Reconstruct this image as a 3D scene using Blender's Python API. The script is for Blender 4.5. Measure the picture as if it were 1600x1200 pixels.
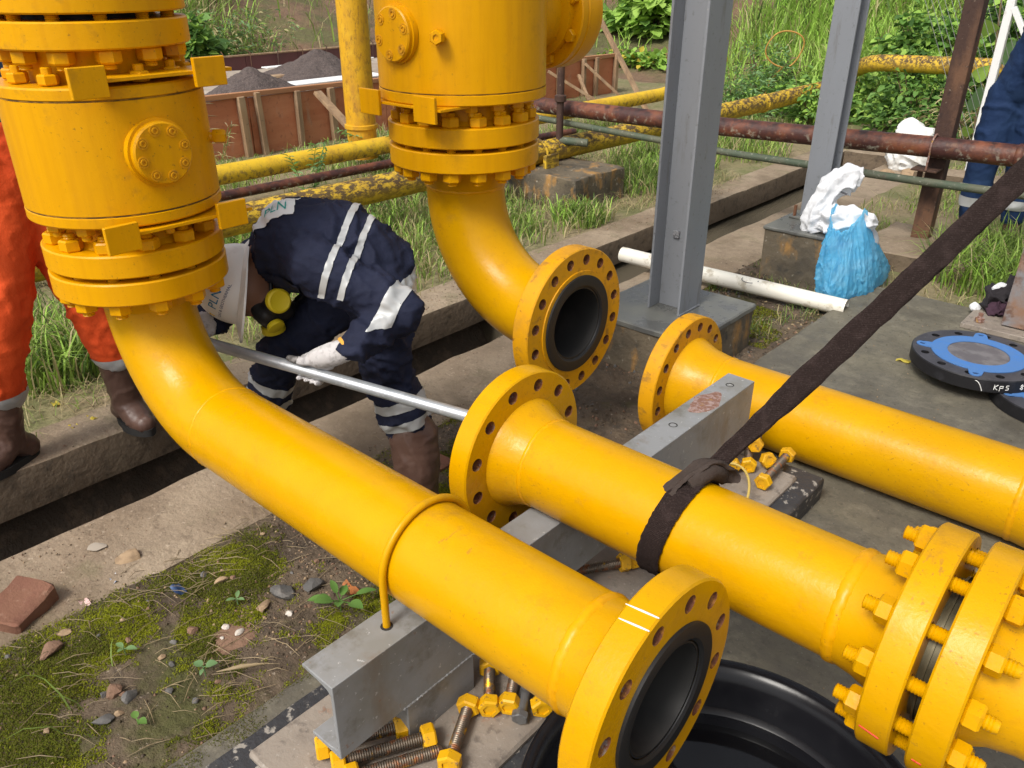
import bpy, bmesh, math, random
import numpy as np
from mathutils import Vector, Matrix, Euler
R = math.radians
random.seed(7); RNG = np.random.default_rng(11)
SC = bpy.context.scene
COL = SC.collection
for o in list(bpy.data.objects): bpy.data.objects.remove(o)

# ------------------------------------------------------------------ camera, sky, sun, exposure
cd = bpy.data.cameras.new('camera'); cam = bpy.data.objects.new('camera', cd); COL.objects.link(cam)
cam.location = (0, 0, 1.56); cam.rotation_euler = (R(90 - 27.25), 0, R(41.69))
cd.sensor_width = 36; cd.lens = 28.70; cd.clip_start = .02; cd.clip_end = 500
SC.camera = cam
SUN_EL, SUN_AZ = R(50), (.05, -.998)          # towards the sun: behind the camera's left shoulder
wd = bpy.data.worlds.new('World'); SC.world = wd; wd.use_nodes = True
nt = wd.node_tree; nt.nodes.clear()
sky = nt.nodes.new('ShaderNodeTexSky'); sky.sky_type = 'NISHITA'; sky.sun_disc = False
sky.sun_elevation = SUN_EL; sky.sun_rotation = math.atan2(SUN_AZ[0], SUN_AZ[1])
sky.air_density = 1.0; sky.dust_density = 4.0; sky.ozone_density = 1.0
hs = nt.nodes.new('ShaderNodeHueSaturation'); hs.inputs['Saturation'].default_value = .28
bg = nt.nodes.new('ShaderNodeBackground'); bg.inputs['Strength'].default_value = .095
wo = nt.nodes.new('ShaderNodeOutputWorld')
nt.links.new(sky.outputs[0], hs.inputs['Color']); nt.links.new(hs.outputs[0], bg.inputs['Color']); nt.links.new(bg.outputs[0], wo.inputs['Surface'])
sl = bpy.data.lights.new('sun', 'SUN'); sl.energy = 1.5; sl.angle = R(18); sl.color = (1, .95, .87)
so = bpy.data.objects.new('sun', sl); COL.objects.link(so)
so.rotation_euler = Vector((SUN_AZ[0] * math.cos(SUN_EL), SUN_AZ[1] * math.cos(SUN_EL), math.sin(SUN_EL))).to_track_quat('Z', 'Y').to_euler()
so.location = (0, -3, 8)
SC.render.engine = 'CYCLES'
vs = SC.view_settings; vs.view_transform = 'Standard'; vs.look = 'None'; vs.gamma = 1; vs.exposure = 0.90
vs.use_curve_mapping = False

# ------------------------------------------------------------------ noise
def _h(i, j, k):
    n = (i * 374761393 + j * 668265263 + k * 2147483647 + 144665) & 0xffffffff
    n = ((n ^ (n >> 13)) * 1274126177) & 0xffffffff
    return ((n ^ (n >> 16)) & 0xffff) / 65535.0
def vnoise(p):
    p = np.asarray(p, float); i = np.floor(p).astype(np.int64); f = p - i; f = f * f * (3 - 2 * f)
    x, y, z = i[..., 0], i[..., 1], i[..., 2]; a, b, c = f[..., 0], f[..., 1], f[..., 2]
    L = lambda u, v, t: u + (v - u) * t
    return L(L(L(_h(x, y, z), _h(x+1, y, z), a), L(_h(x, y+1, z), _h(x+1, y+1, z), a), b),
             L(L(_h(x, y, z+1), _h(x+1, y, z+1), a), L(_h(x, y+1, z+1), _h(x+1, y+1, z+1), a), b), c) * 2 - 1
def fbm(p, s=1., o=4):
    p = np.asarray(p, float) * s; r = 0; a = 1.; t = 0
    for k in range(o):
        r = r + a * vnoise(p + 17.3 * k); t += a; a *= .5; p = p * 2.03
    return r / t
def fbm2(x, y, s=1., o=4):
    x = np.asarray(x, float); return fbm(np.stack([x, np.asarray(y, float), np.zeros_like(x)], -1), s, o)

# ------------------------------------------------------------------ materials
MATS = {}
def M(name, col, rough=.6, metal=0., layers=(), bump=(), spec=.5, coat=0., coat_rough=.1, trans=0., alpha=1., sss=0., emit=None, two=None, ior=1.45):
    m = bpy.data.materials.new(name); m.use_nodes = True; n = m.node_tree.nodes; l = m.node_tree.links; n.clear()
    out = n.new('ShaderNodeOutputMaterial'); b = n.new('ShaderNodeBsdfPrincipled'); l.new(b.outputs[0], out.inputs['Surface'])
    g = n.new('ShaderNodeNewGeometry')
    def coord(st):
        if tuple(st) == (1, 1, 1): return g.outputs['Position']
        mp = n.new('ShaderNodeMapping'); mp.inputs['Scale'].default_value = st; l.new(g.outputs['Position'], mp.inputs['Vector']); return mp.outputs[0]
    def tex(L):
        st = L.get('st', (1, 1, 1))
        if L.get('t') == 'vor':
            t = n.new('ShaderNodeTexVoronoi'); t.inputs['Scale'].default_value = L['s']; l.new(coord(st), t.inputs['Vector']); return t.outputs['Distance']
        if L.get('t') == 'wave':
            t = n.new('ShaderNodeTexWave'); t.inputs['Scale'].default_value = L['s']; t.inputs['Distortion'].default_value = L.get('dist', 3); t.inputs['Detail'].default_value = 3
            t.bands_direction = L.get('dir', 'X'); l.new(coord(st), t.inputs['Vector']); return t.outputs['Fac']
        t = n.new('ShaderNodeTexNoise'); t.inputs['Scale'].default_value = L['s']; t.inputs['Detail'].default_value = L.get('d', 5); t.inputs['Roughness'].default_value = L.get('r', .6)
        l.new(coord(st), t.inputs['Vector']); return t.outputs['Fac']
    def ramp(v, lo, hi):
        mr = n.new('ShaderNodeMapRange'); mr.inputs['From Min'].default_value = lo; mr.inputs['From Max'].default_value = hi; l.new(v, mr.inputs['Value']); return mr.outputs[0]
    rgb = n.new('ShaderNodeRGB'); rgb.outputs[0].default_value = (*col, 1); cur = rgb.outputs[0]; rcur = None
    for L in layers:
        fac = ramp(tex(L), L.get('lo', .4), L.get('hi', .6))
        if 'up' in L:     # only on faces that look up (positive) or down (negative)
            sx = n.new('ShaderNodeSeparateXYZ'); l.new(g.outputs['Normal'], sx.inputs[0]); u = ramp(sx.outputs['Z'], *L['up'])
            mm = n.new('ShaderNodeMath'); mm.operation = 'MULTIPLY'; l.new(fac, mm.inputs[0]); l.new(u, mm.inputs[1]); fac = mm.outputs[0]
        if 'mask' in L:
            K = L['mask']; u = ramp(tex(K), K.get('lo', .4), K.get('hi', .6)); mm = n.new('ShaderNodeMath'); mm.operation = 'MULTIPLY'; l.new(fac, mm.inputs[0]); l.new(u, mm.inputs[1]); fac = mm.outputs[0]
        mm = n.new('ShaderNodeMath'); mm.operation = 'MULTIPLY'; l.new(fac, mm.inputs[0]); mm.inputs[1].default_value = L.get('f', 1.); fac = mm.outputs[0]
        mx = n.new('ShaderNodeMix'); mx.data_type = 'RGBA'; l.new(fac, mx.inputs['Factor']); l.new(cur, mx.inputs['A']); mx.inputs['B'].default_value = (*L['c'], 1); cur = mx.outputs['Result']
        if 'rough' in L:
            mr = n.new('ShaderNodeMix'); mr.data_type = 'FLOAT'; l.new(fac, mr.inputs['Factor'])
            if rcur is None: mr.inputs['A'].default_value = rough
            else: l.new(rcur, mr.inputs['A'])
            mr.inputs['B'].default_value = L['rough']; rcur = mr.outputs['Result']
    l.new(cur, b.inputs['Base Color'])
    b.inputs['Roughness'].default_value = rough
    if rcur is not None: l.new(rcur, b.inputs['Roughness'])
    b.inputs['Metallic'].default_value = metal; b.inputs['Specular IOR Level'].default_value = spec; b.inputs['IOR'].default_value = ior
    b.inputs['Coat Weight'].default_value = coat; b.inputs['Coat Roughness'].default_value = coat_rough
    b.inputs['Transmission Weight'].default_value = trans; b.inputs['Alpha'].default_value = alpha
    if sss: b.inputs['Subsurface Weight'].default_value = sss; b.inputs['Subsurface Radius'].default_value = (.01, .005, .003)
    prev = None
    for B in bump:
        t = tex(B); bn = n.new('ShaderNodeBump'); bn.inputs['Strength'].default_value = B.get('k', .5); bn.inputs['Distance'].default_value = B.get('dist2', .01)
        l.new(t, bn.inputs['Height'])
        if prev is not None: l.new(prev, bn.inputs['Normal'])
        prev = bn.outputs[0]
    if prev is not None: l.new(prev, b.inputs['Normal'])
    if two is not None:      # thin leaf or film: light comes through
        tr = n.new('ShaderNodeBsdfTranslucent'); l.new(cur, tr.inputs['Color']); ms = n.new('ShaderNodeMixShader'); ms.inputs[0].default_value = two
        l.new(b.outputs[0], ms.inputs[1]); l.new(tr.outputs[0], ms.inputs[2]); l.new(ms.outputs[0], out.inputs['Surface'])
    MATS[name] = m; return m

# ------------------------------------------------------------------ mesh building
def basis(d):
    d = Vector(d).normalized(); a = Vector((0, 0, 1)) if abs(d.z) < .95 else Vector((1, 0, 0))
    u = d.cross(a).normalized(); v = d.cross(u).normalized(); return d, u, v
class MB:
    def __init__(s): s.v = []; s.f = []; s.mi = []
    def add(s, vs, fs, m=0):
        o = len(s.v); s.v += [tuple(x) for x in vs]; s.f += [tuple(i + o for i in f) for f in fs]; s.mi += [m] * len(fs); return s
    def box(s, lo, hi, rot=None, at=None, ch=.0, m=0):
        lo = Vector(lo); hi = Vector(hi); c = (lo + hi) / 2; h = (hi - lo) / 2
        bm = bmesh.new(); bmesh.ops.create_cube(bm, size=1.)
        for v in bm.verts: v.co = Vector((v.co.x * 2 * h.x, v.co.y * 2 * h.y, v.co.z * 2 * h.z))
        if ch > 0: bmesh.ops.bevel(bm, geom=bm.edges[:], offset=min(ch, .45 * min(h) * 2), segments=1, affect='EDGES')
        mt = Matrix.Identity(3) if rot is None else (rot if isinstance(rot, Matrix) else Euler(rot).to_matrix())
        bm.verts.index_update()
        s.add([mt @ v.co + c for v in bm.verts], [[v.index for v in f.verts] for f in bm.faces], m); bm.free(); return s
    def beam(s, a, b, w, h, ch=.0, m=0, up=(0, 0, 1)):      # a box from a to b, w wide, h along up
        a = Vector(a); b = Vector(b); d = (b - a); L = d.length; d = d / L; u = Vector(up); x = d.cross(u)
        if x.length < 1e-4: x = Vector((1, 0, 0))
        x.normalize(); u = x.cross(d).normalized(); mt = Matrix((x, d, u)).transposed()
        n0 = len(s.v); s.box((-w/2, -L/2, -h/2), (w/2, L/2, h/2), ch=ch, m=m); c = (a + b) / 2
        for i in range(n0, len(s.v)): s.v[i] = tuple(mt @ Vector(s.v[i]) + c)
        return s
    def lathe(s, o, d, prof, n=48, m=0, cap=True):          # prof: (distance along d, radius)
        o = Vector(o); d, u, v = basis(d); rings = []
        vs = []; fs = []
        for (t, r) in prof:
            rings.append(len(vs))
            for i in range(n):
                a = 2 * math.pi * i / n; vs.append(o + d * t + (u * math.cos(a) + v * math.sin(a)) * r)
        for k in range(len(prof) - 1):
            A, B = rings[k], rings[k + 1]
            for i in range(n): j = (i + 1) % n; fs.append((A + i, B + i, B + j, A + j))
        if cap:
            if prof[0][1] > 1e-6: fs.append(tuple(rings[0] + i for i in range(n)))
            if prof[-1][1] > 1e-6: fs.append(tuple(rings[-1] + i for i in reversed(range(n))))
        return s.add(vs, fs, m)
    def cyl(s, a, b, r, n=24, m=0, ch=0):
        a = Vector(a); b = Vector(b); L = (b - a).length
        pr = [(0, r), (L, r)] if not ch else [(0, r - ch), (ch, r), (L - ch, r), (L, r - ch)]
        return s.lathe(a, b - a, pr, n, m)
    def tube(s, pts, rad, n=12, m=0, cap=True, flat=None):  # sweep with parallel transport; rad scalar or list
        pts = [Vector(p) for p in pts]; N = len(pts); rad = [rad] * N if not hasattr(rad, '__len__') else rad
        tg = [(pts[min(i + 1, N - 1)] - pts[max(i - 1, 0)]).normalized() for i in range(N)]
        _, u, v = basis(tg[0]); vs = []; fs = []
        for i in range(N):
            if i: q = tg[i - 1].rotation_difference(tg[i]); u = q @ u; v = q @ v
            for k in range(n):
                a = 2 * math.pi * k / n; vs.append(pts[i] + (u * math.cos(a) + v * math.sin(a)) * rad[i])
        for i in range(N - 1):
            for k in range(n): j = (k + 1) % n; fs.append((i*n + k, i*n + j, i*n + n + j, i*n + n + k))
        if cap: fs.append(tuple(reversed(range(n)))); fs.append(tuple((N - 1) * n + k for k in range(n)))
        return s.add(vs, fs, m)
    def sphere(s, c, r, nu=16, nv=10, m=0, sc=(1, 1, 1), rot=None):
        vs = []; fs = []; c = Vector(c); mt = Matrix.Identity(3) if rot is None else Euler(rot).to_matrix()
        for j in range(nv + 1):
            ph = math.pi * j / nv
            for i in range(nu):
                th = 2 * math.pi * i / nu
                vs.append(c + mt @ Vector((r*sc[0]*math.sin(ph)*math.cos(th), r*sc[1]*math.sin(ph)*math.sin(th), r*sc[2]*math.cos(ph))))
        for j in range(nv):
            for i in range(nu): k = (i + 1) % nu; fs.append((j*nu + i, (j+1)*nu + i, (j+1)*nu + k, j*nu + k))
        return s.add(vs, fs, m)
    def build(s, name, mat, parent=None, smooth=35, kind=None):
        me = bpy.data.meshes.new(name); me.from_pydata(s.v, [], s.f); me.validate()
        for mm in (mat if isinstance(mat, (list, tuple)) else [mat]): me.materials.append(mm)
        if any(s.mi) and len(me.polygons) == len(s.mi): me.polygons.foreach_set('material_index', s.mi)
        bm = bmesh.new(); bm.from_mesh(me); bmesh.ops.recalc_face_normals(bm, faces=bm.faces[:]); bm.to_mesh(me); bm.free()
        return link(name, me, parent, smooth, kind)
def link(name, me, parent=None, smooth=35, kind=None):
    if smooth:
        me.polygons.foreach_set('use_smooth', [True] * len(me.polygons))
        if smooth < 180: me.set_sharp_from_angle(angle=R(smooth))
    o = bpy.data.objects.new(name, me); COL.objects.link(o)
    if parent is not None: o.parent = parent; o.matrix_parent_inverse = Matrix.Translation(-parent.location) if parent.type == 'EMPTY' and not parent.get('_local') else Matrix.Identity(4)
    if kind: o['kind'] = kind
    return o
def arrays(name, v, f, mat, parent=None, smooth=0, kind=None, k=3, mi=None):     # big meshes from numpy
    v = np.asarray(v, np.float32).reshape(-1, 3); f = np.asarray(f, np.int32).reshape(-1, k)
    me = bpy.data.meshes.new(name); me.vertices.add(len(v)); me.vertices.foreach_set('co', v.ravel())
    me.loops.add(f.size); me.loops.foreach_set('vertex_index', f.ravel()); me.polygons.add(len(f))
    me.polygons.foreach_set('loop_start', np.arange(0, f.size, k, dtype=np.int32)); me.polygons.foreach_set('loop_total', np.full(len(f), k, np.int32))
    for mm in (mat if isinstance(mat, (list, tuple)) else [mat]): me.materials.append(mm)
    if mi is not None: me.polygons.foreach_set('material_index', np.asarray(mi, np.int32))
    me.update(calc_edges=True); me.validate()
    return link(name, me, parent, smooth, kind)
def grid(name, xs, ys, zf, mat, kind=None, parent=None, smooth=180):
    X, Y = np.meshgrid(xs, ys, indexing='ij'); Z = zf(X, Y); nx, ny = len(xs), len(ys)
    v = np.stack([X, Y, Z], -1).reshape(-1, 3); i = (np.arange(nx - 1)[:, None] * ny + np.arange(ny - 1)[None]).ravel()
    f = np.stack([i, i + ny, i + ny + 1, i + 1], 1); return arrays(name, v, f, mat, parent, smooth, kind, 4)
def thing(name, label, cat, loc=(0, 0, 0), group=None):
    o = bpy.data.objects.new(name, None); COL.objects.link(o); o.location = loc; o.empty_display_size = .1
    return tag(o, label, cat, group)
def tag(o, label, cat, group=None):
    o['label'] = label; o['category'] = cat
    if group: o['group'] = group
    return o
def shared(name, src, mtx, parent):            # a copy of a part (shared mesh) at mtx under parent
    o = bpy.data.objects.new(name, src.data); COL.objects.link(o)
    for k in ('kind',):
        if k in src: o[k] = src[k]
    if parent is not None:
        o.parent = parent; o.matrix_parent_inverse = Matrix.Translation(-parent.location) if parent.type == 'EMPTY' else Matrix.Identity(4)
    o.matrix_basis = mtx; return o
# ------------------------------------------------------------------ material library
YEL = (.585, .298, .0001)
SPK = dict(s=2.6, d=4, lo=.46, hi=.62)
yellow = M('yellow_paint', YEL, .27, spec=.24,
  layers=[dict(s=2.2, lo=.35, hi=.7, c=(.575, .268, .0002), f=.7), dict(s=9, lo=.45, hi=.75, c=(.65, .35, .0003), f=.5),
          dict(s=1.4, d=4, lo=.45, hi=.6, c=(.66, .325, .0004), f=.15, rough=.5),
          dict(s=30, d=9, r=.75, lo=.53, hi=.68, c=(.42, .19, .008), f=.5, rough=.55, mask=dict(s=1.9, d=5, lo=.42, hi=.62)),
          dict(s=4.2, d=10, r=.8, lo=.58, hi=.70, c=(.33, .16, .02), f=.55, rough=.6),
          dict(s=130, d=3, lo=.63, hi=.70, c=(.13, .07, .02), f=.5, mask=SPK), dict(s=48, d=3, lo=.71, hi=.75, c=(.12, .07, .02), f=.35, mask=dict(s=5, lo=.52, hi=.62)),
          dict(s=11, st=(.5, 3, 3), d=7, r=.7, lo=.62, hi=.70, c=(.28, .14, .03), f=.3, rough=.6, mask=dict(s=3.1, d=3, lo=.55, hi=.62)),
          dict(s=60, st=(1, .25, 1), d=3, lo=.64, hi=.68, c=(.30, .15, .03), f=.55, mask=dict(s=2.3, d=2, lo=.56, hi=.62))],
  bump=[dict(s=5, k=.16, dist2=.02), dict(s=190, k=.14, dist2=.002), dict(s=34, d=4, k=.18, dist2=.005)])
yellow_v = M('yellow_valve_paint', (.70, .335, .0002), .32, spec=.26,
  layers=[dict(s=2.2, lo=.35, hi=.7, c=(.64, .295, .0003), f=.6), dict(s=6, st=(5, 5, .35), d=6, lo=.48, hi=.70, c=(.54, .23, .003), f=.45),
          dict(s=4, d=9, r=.78, lo=.57, hi=.70, c=(.36, .18, .012), f=.4, rough=.6), dict(s=26, d=8, lo=.57, hi=.70, c=(.35, .16, .012), f=.45, rough=.6, mask=SPK),
          dict(s=110, d=3, lo=.64, hi=.70, c=(.10, .055, .02), f=.5, mask=dict(s=3, d=3, lo=.48, hi=.6)), dict(s=17, d=7, lo=.68, hi=.72, c=(.28, .11, .02), f=.35)],
  bump=[dict(s=160, k=.12, dist2=.002), dict(s=25, d=4, k=.18, dist2=.005)])
yellow_dirty = M('grimy_yellow_paint', (.64, .30, .003), .45, spec=.4,
  layers=[dict(s=7, d=9, r=.75, lo=.48, hi=.66, c=(.40, .19, .02), f=.6, rough=.65), dict(s=20, d=8, lo=.56, hi=.66, c=(.15, .075, .03), f=.55, rough=.75),
          dict(s=60, d=3, lo=.66, hi=.72, c=(.22, .07, .02), f=.8)], bump=[dict(s=60, k=.15, dist2=.004)])
yellow_bolt = M('yellow_nut_paint', (.68, .36, .002), .42, layers=[dict(s=9, d=5, lo=.5, hi=.7, c=(.45, .22, .02), f=.7), dict(s=70, d=4, lo=.6, hi=.68, c=(.14, .08, .04), f=.8, rough=.6)], bump=[dict(s=120, k=.2, dist2=.002)])
rusty_hole = M('rusty_bore', (.17, .06, .03), .75, layers=[dict(s=80, lo=.5, hi=.6, c=(.40, .17, .03), f=.8), dict(s=60, d=3, lo=.6, hi=.66, c=(.25, .22, .2), f=.7)], bump=[dict(s=150, k=.5, dist2=.003)])
thread_m = M('worn_thread_steel', (.16, .13, .10), .42, .75, layers=[dict(s=50, lo=.5, hi=.62, c=(.30, .11, .04), f=.8, rough=.7), dict(s=28, lo=.6, hi=.68, c=(.66, .36, .01), f=.9), dict(s=90, lo=.62, hi=.7, c=(.02, .02, .02), f=.8)])
gasket_m = M('black_gasket', (.012, .012, .013), .55, bump=[dict(s=90, k=.1, dist2=.003)])
lining_m = M('dark_pipe_bore', (.03, .029, .028), .4, layers=[dict(s=5, lo=.5, hi=.7, c=(.06, .055, .05), f=.8)])
grey_steel = M('grey_painted_steel', (.235, .25, .275), .38, .0, spec=.5, layers=[dict(s=3, st=(1, 1, .25), lo=.4, hi=.7, c=(.20, .21, .225), f=.7), dict(s=45, d=7, lo=.60, hi=.7, c=(.12, .12, .12), f=.6), dict(s=9, st=(2, 2, .3), d=8, r=.7, lo=.57, hi=.68, c=(.14, .13, .125), f=.6), dict(s=20, d=4, lo=.68, hi=.74, c=(.34, .34, .33), f=.6)], bump=[dict(s=40, k=.06, dist2=.004)])
beam_grey = M('grey_channel_paint', (.25, .255, .26), .42, .0, layers=[dict(s=5, lo=.45, hi=.65, c=(.19, .185, .165), f=.8, rough=.55), dict(s=70, d=3, lo=.66, hi=.7, c=(.45, .45, .44), f=.8), dict(s=13, d=9, r=.7, lo=.54, hi=.68, c=(.12, .11, .085), f=.65), dict(s=7, st=(1, 1, .4), d=8, lo=.58, hi=.7, c=(.17, .125, .085), f=.6), dict(s=30, d=6, lo=.66, hi=.72, c=(.22, .10, .05), f=.6)], bump=[dict(s=50, k=.12, dist2=.004)])
plate_m = M('dusty_base_plate', (.27, .23, .19), .62, layers=[dict(s=6, lo=.42, hi=.64, c=(.17, .14, .115), f=.85), dict(s=30, d=7, lo=.56, hi=.66, c=(.09, .075, .065), f=.6), dict(s=16, d=4, lo=.64, hi=.72, c=(.30, .13, .06), f=.6), dict(s=90, d=2, lo=.64, hi=.7, c=(.4, .37, .33), f=.5)], bump=[dict(s=60, k=.35, dist2=.006)])
blackpad_m = M('black_painted_concrete', (.035, .036, .04), .5, layers=[dict(s=38, d=8, lo=.57, hi=.62, c=(.33, .30, .26), f=.85, rough=.8), dict(s=6, lo=.5, hi=.7, c=(.08, .075, .07), f=.7)], bump=[dict(s=50, k=.5, dist2=.008)])
slab_m = M('grey_concrete_slab', (.135, .122, .088), .72, layers=[dict(s=1.2, lo=.38, hi=.65, c=(.11, .10, .082), f=.9, rough=.5), dict(s=5, d=8, lo=.5, hi=.72, c=(.19, .17, .12), f=.6), dict(s=24, d=9, r=.75, lo=.5, hi=.68, c=(.065, .06, .048), f=.7), dict(s=9, d=9, r=.75, lo=.50, hi=.68, c=(.25, .225, .165), f=.6), dict(s=2.1, d=8, r=.7, lo=.52, hi=.66, c=(.06, .052, .04), f=.7, rough=.4), dict(s=55, d=5, r=.8, lo=.56, hi=.66, c=(.04, .037, .03), f=.6), dict(s=120, d=3, lo=.64, hi=.7, c=(.30, .28, .24), f=.45), dict(s=3, st=(.5, 2, 1), d=6, lo=.58, hi=.7, c=(.075, .07, .062), f=.5)], bump=[dict(s=90, k=.3, dist2=.006), dict(s=9, k=.15, dist2=.02)])
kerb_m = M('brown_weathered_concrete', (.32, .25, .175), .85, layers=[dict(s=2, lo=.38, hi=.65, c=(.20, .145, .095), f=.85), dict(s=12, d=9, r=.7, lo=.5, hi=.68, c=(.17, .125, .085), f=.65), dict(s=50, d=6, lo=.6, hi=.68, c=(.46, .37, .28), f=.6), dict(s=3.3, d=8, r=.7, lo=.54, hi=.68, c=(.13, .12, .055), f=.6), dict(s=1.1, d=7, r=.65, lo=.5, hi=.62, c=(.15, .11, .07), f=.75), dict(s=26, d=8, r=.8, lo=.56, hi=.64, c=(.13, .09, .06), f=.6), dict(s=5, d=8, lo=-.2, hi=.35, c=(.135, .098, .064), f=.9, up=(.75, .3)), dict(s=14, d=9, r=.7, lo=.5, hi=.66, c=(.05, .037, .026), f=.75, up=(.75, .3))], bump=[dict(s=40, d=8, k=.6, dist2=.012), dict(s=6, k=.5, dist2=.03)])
kerbside_m = M('damp_earthy_channel_wall', (.15, .105, .068), .9, layers=[dict(s=6, st=(1, 1, 3), lo=.42, hi=.64, c=(.075, .052, .034), f=.9), dict(s=20, d=8, lo=.55, hi=.68, c=(.24, .18, .12), f=.6)], bump=[dict(s=25, d=9, k=.9, dist2=.02), dict(s=60, st=(.3, .3, 2), k=.5, dist2=.01)])
ped_m = M('stained_concrete_pedestal', (.14, .112, .075), .8, layers=[dict(s=5, d=8, lo=.42, hi=.62, c=(.07, .058, .042), f=.9), dict(s=9, st=(1, 1, .5), d=7, lo=.54, hi=.66, c=(.38, .20, .055), f=.8), dict(s=14, d=8, lo=.58, hi=.7, c=(.035, .034, .032), f=.85), dict(s=26, d=6, lo=.63, hi=.7, c=(.42, .38, .31), f=.6)], bump=[dict(s=30, d=9, k=.7, dist2=.012)])
pedtop_m = M('wet_grey_pedestal_top', (.10, .102, .098), .22, layers=[dict(s=4, lo=.45, hi=.62, c=(.19, .19, .165), f=.85, rough=.55), dict(s=20, d=6, lo=.6, hi=.7, c=(.06, .06, .055), f=.6)], bump=[dict(s=30, k=.15, dist2=.006)])
soil_m = M('damp_brown_soil', (.082, .058, .038), .92, layers=[dict(s=4, d=8, lo=.42, hi=.62, c=(.15, .11, .072), f=.8), dict(s=18, d=8, lo=.52, hi=.68, c=(.055, .042, .03), f=.8), dict(s=3.1, d=8, r=.65, lo=.50, hi=.62, c=(.062, .068, .013), f=.75), dict(s=70, d=3, lo=.66, hi=.7, c=(.32, .26, .2), f=.7)], bump=[dict(s=45, d=9, k=.9, dist2=.015), dict(s=160, k=.5, dist2=.004)])
mud_m = M('dark_drain_mud', (.07, .052, .036), .8, layers=[dict(s=14, d=8, lo=.5, hi=.66, c=(.14, .10, .066), f=.8)], bump=[dict(s=30, d=9, k=.9, dist2=.02)])
ground_m = M('grassy_earth', (.24, .19, .11), .95, layers=[dict(s=1.3, d=8, lo=.40, hi=.6, c=(.13, .145, .05), f=.8), dict(s=8, d=8, lo=.5, hi=.7, c=(.32, .25, .155), f=.6), dict(s=30, d=6, lo=.58, hi=.7, c=(.06, .05, .03), f=.7)], bump=[dict(s=20, d=8, k=.8, dist2=.03)])
bank_m = M('reddish_bank_soil', (.17, .105, .065), .95, layers=[dict(s=1.1, d=8, lo=.45, hi=.6, c=(.08, .10, .03), f=.7), dict(s=9, d=8, lo=.5, hi=.7, c=(.09, .06, .042), f=.7), dict(s=40, d=4, lo=.64, hi=.7, c=(.35, .30, .25), f=.5)], bump=[dict(s=12, d=8, k=.9, dist2=.05)])

# ------------------------------------------------------------------ hardware
def flange(name, o, d, r0, r1, t, nb, bc, rh, mat, parent, face=None, rot=.5, solid=False):
    """disc from o along d (thickness t), bore r0, outer r1, nb real bolt holes on circle bc"""
    o = Vector(o); d, u, v = basis(d); b = MB(); K = 6; ch = .0035
    def P(rr, a, z): return o + d * z + (u * math.cos(a) + v * math.sin(a)) * rr
    vs = []; fs = []; mi = []
    da = math.pi / nb
    sq = []
    for side in range(4):
        for k in range(K):
            q = -1 + 2 * k / K; sq.append([(1, q), (-q, 1), (-1, -q), (q, -1)][side])
    for s in range(nb):
        a0 = 2 * math.pi * (s + rot) / nb; base = []
        for z, zz in ((0, 0), (t, 1)):
            out = []; hol = []
            for (x, y) in sq:
                rr = (r1 - ch if x > 0 else r0) if abs(x) == 1 else None
                rm = (r0 + r1 - ch) / 2; rr = rm + x * (r1 - ch - r0) / 2
                out.append(len(vs)); vs.append(P(rr, a0 + y * da, z))
                g = math.atan2(y, x); ax = bc + rh * math.cos(g); ay = rh * math.sin(g) / bc
                hol.append(len(vs)); vs.append(P(ax, a0 + ay, z))
            n = len(sq)
            for i in range(n):
                j = (i + 1) % n; f = (out[i], out[j], hol[j], hol[i]); fs.append(f); mi.append(0)
            base.append((out, hol))
        n = len(sq)
        for i in range(n):
            j = (i + 1) % n; fs.append((base[0][1][i], base[0][1][j], base[1][1][j], base[1][1][i])); mi.append(1)
    n = nb * K
    rim = []
    for z, rr in ((0, r1 - ch), (ch, r1), (t - ch, r1), (t, r1 - ch)):
        rim.append(len(vs)); vs += [P(rr, 2 * math.pi * (rot / nb + i / n) + da, z) for i in range(n)]
    for k in range(3):
        for i in range(n): j = (i + 1) % n; fs.append((rim[k] + i, rim[k] + j, rim[k+1] + j, rim[k+1] + i)); mi.append(0)
    inn = []
    for z in (0, t):
        inn.append(len(vs)); vs += [P(r0, 2 * math.pi * i / n, z) for i in range(n)]
    for i in range(n): j = (i + 1) % n; fs.append((inn[0] + i, inn[0] + j, inn[1] + j, inn[1] + i)); mi.append(2 if not solid else 0)
    b.v = [tuple(x) for x in vs]; b.f = fs; b.mi = mi
    bm = bmesh.new(); bvs = [bm.verts.new(x) for x in b.v]; bm.verts.index_update()
    for f, m in zip(b.f, b.mi):
        try: ff = bm.faces.new([bvs[i] for i in f]); ff.material_index = m
        except ValueError: pass
    bmesh.ops.remove_doubles(bm, verts=bm.verts[:], dist=1e-5); bmesh.ops.recalc_face_normals(bm, faces=bm.faces[:])
    me = bpy.data.meshes.new(name); bm.to_mesh(me); bm.free()
    for m in (mat, rusty_hole, lining_m): me.materials.append(m)
    return link(name, me, parent, 30)

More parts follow.
